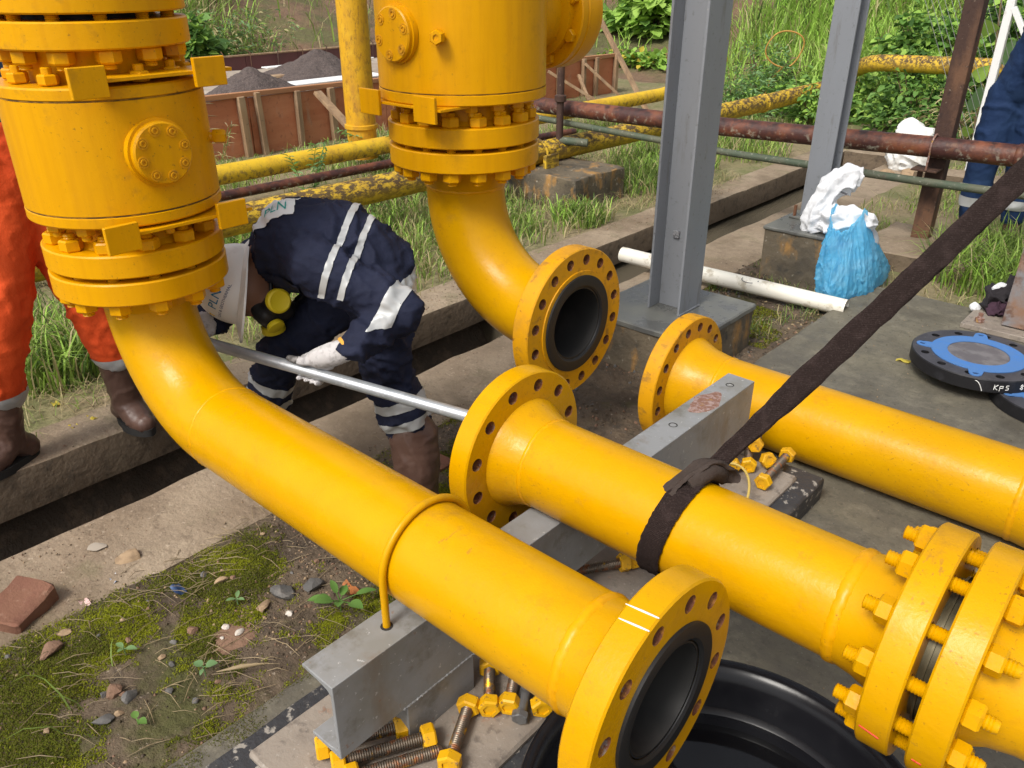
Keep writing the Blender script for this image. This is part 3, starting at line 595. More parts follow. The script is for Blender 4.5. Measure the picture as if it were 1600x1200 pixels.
for ya, yb in ((.742, .938), (1.84, 2.03)):
    MB().box((x0 + .004, ya, .098), (x1 - .003, yb, zb + .001), ch=.002).build('stub', beam_grey, bmn, 30)
    MB().tube([(x1 - .001, q, zb + .001 + .0012 * math.sin(q * 900)) for q in np.linspace(ya - .012, yb + .006, 60)], [.0032 + .0009 * math.sin(k * 1.9) for k in range(60)], 6).build('weld', beam_grey, bmn, 60)
rustp = M('rust_patch', (.20, .10, .07), .85, layers=[dict(s=60, d=7, lo=.45, hi=.6, c=(.33, .24, .22), f=.9), dict(s=40, d=4, lo=.6, hi=.68, c=(.35, .2, .04), f=.9)], bump=[dict(s=90, k=.8, dist2=.004)])
def blob(name, cx, cy, cz, rx, ry, h, mat, parent=None, n=22, seed=0, k=.35):
    vs = [(cx, cy, cz + h)]; fs = []
    for j, q in enumerate((.45, .8, 1.)):
        for i in range(n):
            a = 2 * math.pi * i / n; w = 1 + k * float(fbm2(math.cos(a) * 1.7 + seed, math.sin(a) * 1.7, 1.6, 3)); vs.append((cx + rx * q * w * math.cos(a), cy + ry * q * w * math.sin(a), cz + (h if j < 2 else 0) * (1 - .3 * j)))
    for i in range(n):
        j = (i + 1) % n; fs.append((0, 1 + i, 1 + j))
        for r_ in range(2): fs.append((1 + r_*n + i, 1 + (r_+1)*n + i, 1 + (r_+1)*n + j, 1 + r_*n + j))
    return MB().add(vs, fs).build(name, mat, parent, 60)
blob('rust_patch', -.992, 1.985, zt, .036, .085, .0012, rustp, o, seed=3)
darkhole = M('dark_bolt_hole', (.02, .018, .016), .8)
for (x, y) in ((-.992, 1.80), (-.992, 2.13), (-1.0, .86 + .135)):
    MB().lathe((x, y, zt - .004), (0, 0, 1), [(0, .0001), (0, .009), (.0045, .010), (.0052, .0125), (.0048, .013)], 18, cap=False).build('bolt_hole', darkhole, o, 30)
ub = thing('u_bolt', 'thin yellow u-bolt looped over the left pipe into the beam', 'clamp', (-.992, ay, .397))
rr = r8 + .0085; pts = [(-.992, ay - rr, .36 + .02 * k) for k in range(8)]
pts = [(-.992, ay - rr, z) for z in np.linspace(.33, az, 8)] + [(-.992, ay - rr * math.cos(a), az + rr * math.sin(a)) for a in np.linspace(.08, math.pi - .08, 36)] + [(-.992, ay + rr, z) for z in np.linspace(az, .33, 8)]
MB().tube(pts, .0078, 14).build('rod', yellow, ub, 60)
MB().lathe((-.992, ay - rr, .3965), (0, 0, 1), [(0, .013), (.0015, .0125), (.002, .0075)], 16).build('hole_rim', darkhole, ub, 30)

# ------------------------------------------------------------------ black basin
tubm = M('black_plastic', (.008, .008, .010), .22, spec=.3, layers=[dict(s=7, lo=.55, hi=.7, c=(.016, .016, .018), f=.6, rough=.35)], bump=[dict(s=14, k=.05, dist2=.01)])
tb = thing('basin', 'round black plastic basin standing under the open flange', 'basin', (-.355, .985, 0))
MB().lathe((-.355, .985, .002), (0, 0, 1), [(0, .0001), (0, .295), (.012, .312), (.135, .352), (.14, .372), (.150, .384), (.160, .388), (.170, .384), (.173, .375), (.168, .362), (.155, .352), (.140, .344), (.078, .328), (.073, .318), (.070, .314), (.066, .314), (.02, .303), (.012, .29), (.010, .0001)], 96, cap=False).build('shell', tubm, tb, 40)
MB().lathe((-.355, .985, .046), (0, 0, 1), [(0, .0001), (0, .3115)], 96, cap=False).build('oily_water', M('oily_water', (.006, .006, .007), .04, bump=[dict(s=5, k=.05, dist2=.01)]), tb, 40)

# ------------------------------------------------------------------ lifting strap
strm = M('brown_webbing', (.020, .0125, .011), .95, spec=.2, layers=[dict(s=30, d=6, lo=.5, hi=.65, c=(.034, .022, .02), f=.8), dict(s=300, d=2, lo=.55, hi=.65, c=(.06, .045, .04), f=.4)], bump=[dict(t='wave', s=95, dir='Z', dist=2.5, k=.35, dist2=.003), dict(s=200, k=.6, dist2=.003)])
st = thing('lifting_strap', 'dark brown webbing sling choked round the middle spool and running up to the right', 'strap', (-.65, cy_, .6))
def ribbon(name, pts, nrm, w, th, mat, parent, fray=.0018):
    pts = [Vector(p) for p in pts]; N = len(pts); vs = []; fs = []; K = 9
    for i, p in enumerate(pts):
        tg = (pts[min(i+1, N-1)] - pts[max(i-1, 0)]).normalized(); nn = Vector(nrm[i] if isinstance(nrm, list) else nrm); nn = (nn - tg * nn.dot(tg)).normalized(); s = tg.cross(nn)
        ww = (w[i] if hasattr(w, '__len__') else w)
        for sd in (1, -1):
            for k in range(K):
                q = -1 + 2 * k / (K - 1); j = random.uniform(-1, 1) * fray if abs(q) == 1 else 0
                vs.append(p + s * (q * ww / 2 + j) + nn * (sd * th / 2 * (1 - .5 * (abs(q) > .95)) + .0012 * math.cos(q * 9) * sd))
    n = 2 * K; lp_ = list(range(K)) + list(range(n - 1, K - 1, -1))
    for i in range(N - 1):
        for c in range(n): a, d_ = lp_[c], lp_[(c+1) % n]; fs.append((i*n + a, i*n + d_, (i+1)*n + d_, (i+1)*n + a))
    fs.append(tuple(lp_)); fs.append(tuple(reversed([(N-1)*n + a for a in lp_])))
    return MB().add(vs, fs).build(name, mat, parent, 50)
rl = r8 + .0055
pts = []; nr = []
for k in range(90):
    a = R(62) - 2 * math.pi * k / 90 * 1.0; x = -.672 - .02 * math.sin(a) * -1 + .008 * math.sin(2 * a)
    pts.append((-.672 + .018 * math.sin(a), cy_ + rl * math.cos(a), cz + rl * math.sin(a))); nr.append((0, math.cos(a), math.sin(a)))
ribbon('loop', pts, nr, .052, .007, strm, st)
A = Vector((-.640, 1.342, .628)); B = Vector((-.345, 1.99, 1.179)); D = (B - A)
pts = [A + D * q + Vector((0, 0, -.012 * math.sin(q * 2))) for q in np.linspace(0.0, 1.9, 60)]
vn = (Vector((0, 0, 1.56)) - (A + D * .5)).normalized()
ribbon('sling', pts, [tuple(vn + Vector((.25, .1, .1)) * math.sin(i * .09)) for i in range(60)], [.032 + .020 * min(1, i / 9) for i in range(60)], .008, strm, st)
# the choke: end loop gathered round the standing part
kb = MB(); kb.tube([(-.655, 1.275, .610), (-.648, 1.305, .622), (-.643, 1.335, .626), (-.634, 1.365, .612), (-.63, 1.38, .585)], [.018, .022, .024, .022, .014], 18)
kb.v = [tuple(Vector(q) + Vector((.004 * vnoise(np.array([q]) * 60)[0], .003 * vnoise(np.array([q]) * 70 + 3)[0], .004 * vnoise(np.array([q]) * 55 + 9)[0]))) for q in kb.v]
kb.build('choke', M('faded_strap_sleeve', (.055, .042, .036), .95, spec=.15, layers=[dict(s=60, lo=.5, hi=.6, c=(.05, .036, .03), f=.7)], bump=[dict(s=160, k=.7, dist2=.003)]), st, 60)
cp = [(-.685, 1.245, .597), (-.676, 1.268, .615), (-.662, 1.300, .634), (-.646, 1.332, .646), (-.630, 1.360, .636), (-.620, 1.378, .612), (-.614, 1.388, .582)]
def spl(P, m):
    P = [Vector(p) for p in P]; out = []
    for t_ in np.linspace(0, len(P) - 1.001, m):
        i = int(t_); f = t_ - i; p0 = P[max(i-1, 0)]; p1 = P[i]; p2 = P[i+1]; p3 = P[min(i+2, len(P)-1)]; out.append(.5 * ((2*p1) + (p2 - p0) * f + (2*p0 - 5*p1 + 4*p2 - p3) * f*f + (3*p1 - p0 - 3*p2 + p3) * f**3))
    return out
ribbon('choke_loop', spl(cp, 40), [(-.35 + .15 * math.sin(i * .5), -.1, 1) for i in range(40)], [.040 + .003 * math.sin(i * .9) for i in range(40)], .008, MATS['faded_strap_sleeve'], st)
# ------------------------------------------------------------------ loose stud bolts and nuts on the plate
nutL = mesh_of('nutL', lambda: hexnut(.046, .028, .0145), yellow_bolt, 30)
def loose_stud(label, a, b, nuts=((.0, 1),), L=None, z=None, mat=thread_m, grp='loose stud bolts on the pad'):
    a = Vector(a); b = Vector(b); d = (b - a).normalized(); Lr = L or round((b - a).length, 2)
    t = thing('stud_bolt', label, 'bolt', (a.x, a.y, .1), grp)
    me = mesh_of('lrod%.3f' % Lr, lambda: rod(Lr, .0135, .005), mat, 40)
    c = (a + b) / 2; o = part('rod', me, frame(c, d), t)
    for (q, s_) in nuts:       # q position along the rod from -1 to 1
        part('nut', nutL, frame(c + d * (q * Lr / 2), d * s_, random.random() * 2), t)
zr = .124
loose_stud('threaded stud with yellow nuts half under the end of the grey beam', (-1.06, .600, zr), (-.975, .745, zr), ((.80, 1), (-.80, -1)))
loose_stud('threaded stud with yellow nuts, second from the grey beam end', (-1.005, .60, zr), (-.915, .765, zr), ((.84, 1), (-.84, -1)))
loose_stud('threaded stud without far nut, third from the grey beam end', (-.965, .60, zr - .008), (-.878, .765, zr - .01), ((-.8, -1),))
loose_stud('threaded stud with nuts pointing to the camera beside the grey stub', (-.912, .885, zr), (-.835, .745, zr), ((-.72, -1), (.72, 1)))
loose_stud('stud with two yellow nuts lying against the grey stub under the left pipe', (-.960, 1.00, zr), (-.872, .905, zr), ((.72, 1), (-.55, -1)))
loose_stud('stud with a single nut facing the camera under the left pipe', (-.900, 1.03, zr + .01), (-.845, .940, zr + .004), ((.74, 1),))
loose_stud('stud with nut hidden mostly beneath the left pipe beside the grey wrench', (-.86, 1.05, zr), (-.79, .985, zr), ((.7, 1),))
loose_stud('stud with one nut in the gap between the two near pipes', (-1.02, 1.36, zr), (-.93, 1.50, zr), ((-.75, -1), (.8, 1)))
loose_stud('stud lying alone with both nuts in front of the pipe on the slab', (-.825, 2.095, zr + .004), (-.838, 2.305, zr + .004), ((-.80, -1), (.80, 1)))
loose_stud('stud end with nut beside the knot of the strap', (-.955, 2.26, zr), (-.905, 2.16, zr), ((.7, 1),))
loose_stud('stud standing tilted on the others beside the strap', (-.955, 2.32, zr + .02), (-.920, 2.225, zr + .04), ((.6, 1),))
loose_stud('stud nearest the strap knot with a yellow nut', (-1.0, 2.24, zr), (-.940, 2.12, zr), ((.72, 1),))
o = thing('nut', 'loose yellow nut leaning on the studs beside the strap', 'nut', (-.885, 2.215, .1)); part('nut_body', nutL, frame((-.878, 2.225, .128), (.7, -.5, .35)), o)
o = thing('nut', 'loose yellow nut in the gap between the near pipes, right of the stud', 'nut', (-.93, 1.53, .1)); part('nut_body', nutL, frame((-.925, 1.535, .125), (.75, -.6, .2)), o)
# grey wrench end
w = thing('bolt', 'plain grey bolt with hex head lying under the left pipe', 'bolt', (-.81, .95, .1))
gm = M('bare_grey_bolt', (.20, .20, .20), .45, .6, layers=[dict(s=40, lo=.55, hi=.65, c=(.1, .09, .08), f=.6)])
hx = hexnut(.034, .018, .0005); mt = frame((-.812, .940, .122), (.35, -.6, -.1)); b = MB(); b.add([mt @ Vector(q) for q in hx.v], hx.f); b.build('head', gm, w, 30)
MB().cyl((-.812, .940, .122), (-.865, 1.03, .130), .0125, 16).build('shank', gm, w, 30)
# thin yellow hose loop behind the spool
o = MB().tube([(-.90 + .09 * math.cos(a), 1.93 + .13 * math.sin(a), .108 + .07 * math.sin(max(0, a))) for a in np.linspace(-1.2, 2.0, 30)], .004, 8).build('wire_loop', M('pale_yellow_wire', (.5, .36, .09), .6), None, 60); tag(o, 'thin pale yellow wire loop behind the strap knot', 'wire')

# ------------------------------------------------------------------ grey columns on pedestals
def hcol(name, label, cx, cy, zb, h, b_, d_, tf, tw, along, mat, ztop):
    """H section, flanges perpendicular to `along`"""
    t = thing(name, label, 'column', (cx, cy, zb)); X = along == 'x'
    def bx_(a0, a1, c0, c1, z0, z1, nm, ch=.002):
        lo, hi = ((cx + a0, cy + c0, z0), (cx + a1, cy + c1, z1)) if X else ((cx + c0, cy + a0, z0), (cx + c1, cy + a1, z1))
        return MB().box(lo, hi, ch=ch).build(nm, mat, t, 30)
    bx_(d_/2 - tf, d_/2, -b_/2, b_/2, zb, ztop, 'column_flange'); bx_(-d_/2, -d_/2 + tf, -b_/2, b_/2, zb, ztop, 'column_flange'); bx_(-d_/2 + tf - .001, d_/2 - tf + .001, -tw/2, tw/2, zb, ztop, 'web', .0005)
    return t
c1 = hcol('steel_column', 'grey steel column on the near pedestal, right of the middle valve', -1.748, 3.06, .18, 0, .178, .165, .011, .008, 'x', grey_steel, 3.2)
MB().box((-1.775, 3.045, .50), (-1.745, 3.0555, .53), ch=.001).build('rating_plate', M('stamped_label', (.33, .34, .36), .4, .3, layers=[dict(s=160, d=2, lo=.5, hi=.55, c=(.09, .09, .1), f=.8)]), c1, 0)
p1 = thing('pedestal', 'concrete pedestal with wet grey top under the near column', 'pedestal', (-1.76, 3.05, -.1))
roughbox((-2.03, 2.775, -.42), (-1.485, 3.335, .155), amp=.01, s=9).build('block', ped_m, p1, 40)
roughbox((-2.035, 2.768, .150), (-1.480, 3.342, .180), amp=.003).build('cap', [pedtop_m], p1, 40)
MB().tube([(-1.665, 2.975, .184), (-1.665, 3.145, .184)], .004, 6).build('weld', grey_steel, c1, 60)
c2 = hcol('steel_column', 'grey steel column behind the white cloth and blue bag', -1.772, 4.62, .26, 0, .135, .13, .010, .008, 'y', grey_steel, 3.2)
p2 = thing('pedestal', 'orange stained concrete pedestal beside the blue bag', 'pedestal', (-1.75, 4.5, -.1))
roughbox((-1.91, 4.275, -.2), (-1.56, 4.70, .245), amp=.008, s=9).build('block', ped_m, p2, 40)
roughbox((-1.92, 4.265, .238), (-1.55, 4.71, .260), amp=.003).build('cap', pedtop_m, p2, 40)
MB().box((-1.88, 4.50, .262), (-1.63, 4.69, .275), ch=.002).build('base_plate', pedtop_m, c2, 30)
MB().cyl((-1.855, 4.52, .27), (-1.855, 4.52, .335), .009, 10).build('anchor_bolt', M('anchor_rust', (.16, .07, .035), .8), c2, 30)
# third column at the right edge, rusty foot
rustcol = M('rusting_grey_column', (.20, .20, .21), .6, layers=[dict(s=5, d=8, lo=.42, hi=.6, c=(.24, .12, .06), f=.9, rough=.85), dict(s=16, d=7, lo=.55, hi=.66, c=(.12, .06, .035), f=.8)], bump=[dict(s=50, k=.4, dist2=.005)])
c3 = hcol('steel_column', 'rusty footed grey column at the right edge of the slab', -.56, 4.30, .035, 0, .17, .17, .012, .008, 'y', rustcol, 3.2)
MB().box((-.80, 4.14, .001), (-.30, 4.47, .028), ch=.003).build('base_plate', plate_m, c3, 30)
for (x, y) in ((-.735, 4.20), (-.735, 4.41)):
    part('anchor_nut', mesh_of('nutR', lambda: hexnut(.036, .024, .012).lathe((0, 0, 0), (0, 0, 1), [(0, .0115), (.045, .0115)], 12), MATS['rust_patch'], 30), frame((x, y, .028), (0, 0, 1)), c3)
# brown angle post with pads
rustpost = M('rusty_angle_post', (.055, .028, .02), .75, layers=[dict(s=6, st=(1, 1, .4), d=8, lo=.46, hi=.62, c=(.15, .075, .04), f=.85), dict(s=24, d=6, lo=.6, hi=.68, c=(.03, .017, .014), f=.8), dict(s=30, d=4, lo=.66, hi=.72, c=(.3, .24, .18), f=.6)], bump=[dict(s=40, d=8, k=.5, dist2=.006)])
c4 = thing('angle_post', 'dark rusty steel post holding up the rusty pipe', 'post', (-1.36, 5.36, .05))
b = MB(); b.box((-1.43, 5.325, .05), (-1.33, 5.337, 2.6), ch=.002); b.build('leg_plate', rustpost, c4, 30)
b = MB(); b.box((-1.342, 5.338, .05), (-1.330, 5.42, 2.6), ch=.002); b.build('leg_plate', rustpost, c4, 30)
b = MB(); b.box((-1.48, 5.20, .475), (-1.335, 5.324, .487), ch=.002); b.box((-1.47, 5.312, .40), (-1.44, 5.324, .4745), ch=.001); b.build('saddle_bracket', rustpost, c4, 30)
MB().tube([(-1.392, 5.245 + .062 * math.cos(a), .615 + .068 * math.sin(a)) for a in np.linspace(-.5, math.pi + .3, 24)] + [(-1.392, 5.185, .49)], .006, 8).build('u_clamp', MATS['rust_patch'], c4, 60)
o = thing('footing', 'flat concrete footing under the dark rusty post', 'footing', (-1.3, 5.2, -.1))
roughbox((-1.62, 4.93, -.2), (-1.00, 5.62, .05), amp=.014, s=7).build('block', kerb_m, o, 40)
# ------------------------------------------------------------------ pipework in the background
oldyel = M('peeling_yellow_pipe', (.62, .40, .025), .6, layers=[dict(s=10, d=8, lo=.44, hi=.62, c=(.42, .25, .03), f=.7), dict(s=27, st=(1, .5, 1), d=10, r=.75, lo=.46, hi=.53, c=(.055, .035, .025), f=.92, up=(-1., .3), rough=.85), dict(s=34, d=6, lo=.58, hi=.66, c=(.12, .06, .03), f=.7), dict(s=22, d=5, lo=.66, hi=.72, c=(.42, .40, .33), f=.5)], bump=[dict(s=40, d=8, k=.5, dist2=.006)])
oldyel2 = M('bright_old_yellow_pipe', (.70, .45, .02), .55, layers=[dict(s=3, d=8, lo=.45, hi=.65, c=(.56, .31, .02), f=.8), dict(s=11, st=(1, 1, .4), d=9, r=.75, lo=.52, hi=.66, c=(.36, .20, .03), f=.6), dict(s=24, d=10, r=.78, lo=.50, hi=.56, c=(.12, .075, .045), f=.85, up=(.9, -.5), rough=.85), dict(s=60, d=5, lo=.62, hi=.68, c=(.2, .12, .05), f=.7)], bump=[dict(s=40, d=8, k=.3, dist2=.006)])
oldyel3 = M('orange_worn_yellow_pipe', (.62, .33, .008), .55, layers=[dict(s=5, st=(1, 1, .5), d=9, r=.75, lo=.46, hi=.62, c=(.42, .20, .02), f=.8), dict(s=30, st=(1, 1, .4), d=9, r=.8, lo=.52, hi=.60, c=(.22, .10, .02), f=.7), dict(s=9, d=6, lo=.55, hi=.7, c=(.70, .42, .02), f=.6)], bump=[dict(s=40, d=8, k=.4, dist2=.006)])
rustpipe = M('rusty_brown_pipe', (.062, .022, .018), .55, layers=[dict(s=6, d=8, lo=.44, hi=.6, c=(.20, .065, .03), f=.8), dict(s=18, d=9, lo=.48, hi=.60, c=(.025, .014, .013), f=.85, up=(-.2, .8), rough=.4), dict(s=28, d=7, lo=.55, hi=.64, c=(.38, .36, .28), f=.8, up=(.4, -.5)), dict(s=9, d=8, lo=.6, hi=.72, c=(.25, .10, .035), f=.6)], bump=[dict(s=50, d=8, k=.6, dist2=.006)])
greenpipe = M('mossy_thin_pipe', (.10, .105, .07), .7, layers=[dict(s=8, d=7, lo=.42, hi=.6, c=(.06, .085, .055), f=.9), dict(s=40, d=6, lo=.58, hi=.68, c=(.33, .32, .26), f=.7), dict(s=20, d=7, lo=.6, hi=.7, c=(.05, .025, .018), f=.8)], bump=[dict(s=60, k=.5, dist2=.004)])
def wpipe(name, label, pts, r, mat, n=28, bend=.2, rings=()):
    # polyline with rounded corners
    P = [Vector(p) for p in pts]; out = [P[0]]
    for i in range(1, len(P) - 1):
        a = (P[i-1] - P[i]).normalized(); c = (P[i+1] - P[i]).normalized(); s = P[i] + a * bend; e = P[i] + c * bend
        for q in np.linspace(0, 1, 9): out.append(s * (1-q)**2 + P[i] * 2*q*(1-q) + e * q*q)
    out.append(P[-1]); fine = []
    for a, c in zip(out[:-1], out[1:]):
        k = max(1, int((c - a).length / .12)); fine += [a + (c - a) * (j / k) for j in range(k)]
    fine.append(out[-1])
    t = thing(name, label, 'pipe', tuple(P[0])); MB().tube(fine, r, n).build('pipe', mat, t, 60)
    for q in rings:
        k = min(len(fine) - 2, int(q * len(fine))); d = (fine[k+1] - fine[k]).normalized(); MB().lathe(fine[k], d, [(-.02, r), (-.014, r * 1.12), (.014, r * 1.12), (.02, r)], n, cap=False).build('joint_ring', mat, t, 60)
    return t
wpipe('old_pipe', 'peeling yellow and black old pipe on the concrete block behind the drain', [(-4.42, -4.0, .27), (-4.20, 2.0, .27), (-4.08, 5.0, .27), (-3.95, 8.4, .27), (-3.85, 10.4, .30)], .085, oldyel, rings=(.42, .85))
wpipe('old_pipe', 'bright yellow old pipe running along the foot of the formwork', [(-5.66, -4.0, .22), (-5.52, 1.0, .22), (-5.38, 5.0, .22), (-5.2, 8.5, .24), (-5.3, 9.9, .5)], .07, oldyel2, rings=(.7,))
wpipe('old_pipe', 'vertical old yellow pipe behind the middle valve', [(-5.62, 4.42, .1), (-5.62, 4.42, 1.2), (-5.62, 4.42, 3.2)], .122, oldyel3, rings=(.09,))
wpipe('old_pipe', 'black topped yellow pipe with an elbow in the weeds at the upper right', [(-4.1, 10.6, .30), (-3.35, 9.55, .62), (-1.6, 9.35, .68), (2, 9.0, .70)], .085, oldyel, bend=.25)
wpipe('thin_pipe', 'dark thin rusty pipe, upper of the two below the formwork', [(-5.2, -4.0, .2), (-4.98, 1.0, .22), (-4.75, 4.2, .24), (-4.6, 6.0, .22)], .032, rustpipe, 14)
wpipe('thin_pipe', 'brown rusty pipe, lower of the two below the formwork', [(-5.05, -4.0, .09), (-4.85, 1.0, .09), (-4.62, 4.2, .10), (-4.45, 6.0, .10)], .042, rustpipe, 16)
wpipe('rusty_pipe', 'thick rusty brown pipe crossing behind the grey columns', [(-4.6, 5.25, .550), (-2.8, 5.25, .570), (-1.39, 5.25, .612), (2.0, 5.25, .68)], .060, rustpipe, rings=(.62,))
wpipe('thin_pipe', 'thin mossy pipe below the thick rusty pipe', [(-4.4, 5.22, .46), (-2.7, 5.22, .412), (-1.40, 5.22, .415), (1.6, 5.22, .47)], .024, greenpipe, 12)
vs_ = thing('vent_stub', 'short dark vertical pipe with valve joint behind the gearbox', 'pipe', (-4.05, 5.1, -.05))
MB().tube([(-4.05, 5.1, -.05), (-4.05, 5.1, .95)], .028, 12).lathe((-4.05, 5.1, .62), (0, 0, 1), [(0, .028), (.01, .045), (.05, .045), (.06, .028)], 16, cap=False).build('pipe', rustpost, vs_, 40)
MB().tube([(-4.05, 5.1, .34), (-3.85, 5.2, .33)], .03, 10).build('branch', greenpipe, vs_, 40)
o = thing('concrete_block', 'stained concrete block under the peeling old pipe', 'block', (-3.85, 5.0, -.1))
roughbox((-4.25, 4.66, -.2), (-3.555, 5.30, .175), amp=.03, s=5).build('block', ped_m, o, 40)
b = MB(); b.box((-3.96, 4.80, .17), (-3.93, 4.95, .28)); b.box((-3.97, 4.86, .33), (-3.885, 4.885, .36)); b.tube([(-4.08 + .105 * math.cos(a), 4.87, .27 + .105 * math.sin(a)) for a in np.linspace(-.3, math.pi, 20)], .009, 8); b.tube([(-3.975, 4.87, .27), (-3.975, 4.87, .14)], .009, 8); b.box((-4.03, 4.84, .185), (-3.94, 4.90, .2)); b.build('pipe_clamp', oldyel, o, 40)
pvc = M('white_pvc', (.78, .75, .66), .4, layers=[dict(s=14, d=8, lo=.58, hi=.68, c=(.36, .30, .2), f=.7), dict(s=3, d=5, lo=.5, hi=.7, c=(.68, .63, .5), f=.6)])
t = thing('drain_pipe', 'white plastic pipe lying across to the drain behind the near column', 'pipe', (-2, 3.95, -.04))
b = MB(); b.tube([(-2.60, 3.895, .035), (-2.2, 3.925, .025), (-1.42, 3.995, .01), (-1.30, 4.005, .008)], .043, 32, 0, cap=False); b.tube([(-2.60, 3.895, .035), (-2.4, 3.91, .03), (-2.2, 3.925, .025)], .039, 32, 1, cap=False); b.build('pipe', [pvc, lining_m], t, 60)
MB().tube([(-1.80 + .045 * math.cos(a), 3.935 + .035 * math.sin(a) * 1.0, .057 - .8 * abs(.035 * math.sin(a)) * .2) for a in np.linspace(0, 5.4, 26)], .0022, 5).build('ink_mark', M('faded_ink', (.12, .12, .13), .6), t, 60)

# ------------------------------------------------------------------ black blind flanges with blue gaskets
blackst = M('black_oxide_steel', (.012, .012, .014), .5, spec=.4, layers=[dict(s=20, d=6, lo=.55, hi=.7, c=(.03, .03, .035), f=.7)])
blacktop = M('grey_black_flange_face', (.085, .085, .098), .38, .35, layers=[dict(s=9, d=6, lo=.42, hi=.6, c=(.055, .055, .065), f=.8), dict(s=70, d=3, lo=.62, hi=.7, c=(.2, .2, .21), f=.5)])
centre_m = M('scuffed_flange_centre', (.15, .14, .15), .45, .3, layers=[dict(s=16, d=7, lo=.42, hi=.6, c=(.24, .23, .235), f=.8), dict(s=40, d=6, lo=.6, hi=.7, c=(.10, .08, .07), f=.7)])
bluem = M('blue_gasket', (.07, .18, .42), .55, layers=[dict(s=30, d=5, lo=.5, hi=.66, c=(.04, .17, .5), f=.6)])
chalk = M('white_chalk', (.75, .75, .72), .9)
def blind(label, c, spin, txt=False, gs=R(20)):
    x, y, z = c; t = thing('blind_flange', label, 'flange', (x, y, z), 'blind flanges on the slab')
    d = flange('disc', (x, y, z), (0, 0, 1), .115, .254, .055, 12, .213, .0165, blackst, t, rot=spin); d.data.materials[1] = blackst; d.data.materials[2] = blackst
    for p in d.data.polygons:
        if p.normal.z > .9: p.material_index = 3
    d.data.materials.append(blacktop)
    MB().lathe((x, y, z), (0, 0, 1), [(.002, .0001), (.002, .116), (.0575, .116), (.0575, .0001)], 64, cap=False).build('raised_centre', centre_m, t, 30)
    MB().lathe((x, y, z + .0552), (0, 0, 1), [(0, .117), (0, .180), (.0035, .180), (.0035, .117)], 72, cap=False).build('gasket', bluem, t, 30)
    for k in range(4):
        a = gs + k * math.pi / 2; e = Vector((math.cos(a), math.sin(a), 0)); s = Vector((-e.y, e.x, 0)); o_ = Vector((x, y, z + .0553))
        hole = o_ + e * .213; out = []; inn = []
        for j in range(20):
            g = 2 * math.pi * j / 20; dv = e * math.cos(g) + s * math.sin(g); inn.append(hole + dv * .011); rr_ = .024
            q = hole + dv * rr_
            if math.cos(g) < -.2: q = hole - e * (.042) + s * (math.copysign(.030, math.sin(g)) * (1 if abs(math.sin(g)) > .1 else 0))
            out.append(q)
        b = MB(); h = Vector((0, 0, .0033)); n = 20
        b.add(out + inn + [q + h for q in out] + [q + h for q in inn], [(2*n + i, 2*n + (i+1) % n, 3*n + (i+1) % n, 3*n + i) for i in range(n)] + [(i, (i+1) % n, 2*n + (i+1) % n, 2*n + i) for i in range(n)] + [(n + i, 3*n + i, 3*n + (i+1) % n, n + (i+1) % n) for i in range(n)])
        b.build('ear', bluem, t, 30)
        MB().lathe(tuple(hole + Vector((0, 0, -.0002))), (0, 0, 1), [(0, .0001), (0, .0115)], 16, cap=False).build('ear_hole_shade', M('ear_shadow', (.02, .05, .12), .7) if 'ear_shadow' not in MATS else MATS['ear_shadow'], t, 0)  # flat dark blue disc paints the shade inside the ear's hole
    return t
BF = (-.600, 3.60, .056)
t = blind('upper black blind flange with blue gasket and chalk lettering', BF, .2, gs=R(12))
def chalk_text(txt, c, r, a0, z, h, parent):
    """handwritten strokes on the rim; a0 is the start angle (radians), text runs counter-clockwise"""
    G = {'K': [[(0, 0), (0, 1)], [(.6, 1), (0, .45), (.6, 0)]], 'p': [[(0, -.2), (0, .8)], [(0, .75), (.5, .8), (.5, .4), (0, .35)]], 'S': [[(.55, .9), (.15, .9), (.1, .55), (.55, .45), (.5, .08), (.05, .05)]],
         '8': [[(.3, .5), (.05, .75), (.3, 1), (.55, .75), (.3, .5), (.0, .22), (.3, 0), (.6, .22), (.3, .5)]], '"': [[(.1, 1), (.12, .8)], [(.3, 1), (.32, .8)]], '#': [[(.2, 0), (.3, 1)], [(.5, 0), (.6, 1)], [(0, .35), (.8, .4)], [(0, .65), (.8, .7)]],
         '3': [[(.05, .95), (.5, .95), (.25, .55), (.55, .3), (.3, 0), (.0, .1)]], '0': [[(.3, 0), (.05, .5), (.3, 1), (.55, .5), (.3, 0)]], ' ': []}
    x = 0.; b = MB()
    for chh in txt:
        for st_ in G[chh]:
            pts = []
            for (p, q) in zip(st_[:-1], st_[1:]):
                for s in np.linspace(0, 1, 4): pts.append((p[0] + (q[0]-p[0]) * s, p[1] + (q[1]-p[1]) * s))
            P3 = [(c[0] + r * math.cos(a0 + (x + px) * h / r), c[1] + r * math.sin(a0 + (x + px) * h / r), z + py * h) for px, py in pts]
            b.tube(P3, .0014, 5)
        x += .95 if chh != ' ' else .9
    return b.build('chalk_lettering', chalk, parent, 60)
chalk_text('KpS  8" #300', BF, .2543, R(-61), BF[2] + .016, .022, t)
b = MB(); b.tube([(BF[0] + .2543 * math.cos(a), BF[1] + .2543 * math.sin(a), BF[2] + .045 - .04 * q * q) for q, a in zip(np.linspace(0, 1, 10), np.linspace(R(-77), R(-70), 10))], .0016, 5); b.build('chalk_stroke', chalk, t, 60)
blind('lower black blind flange, half hidden under the upper one at the right edge', (-.265, 3.56, .0), .45, gs=R(40))
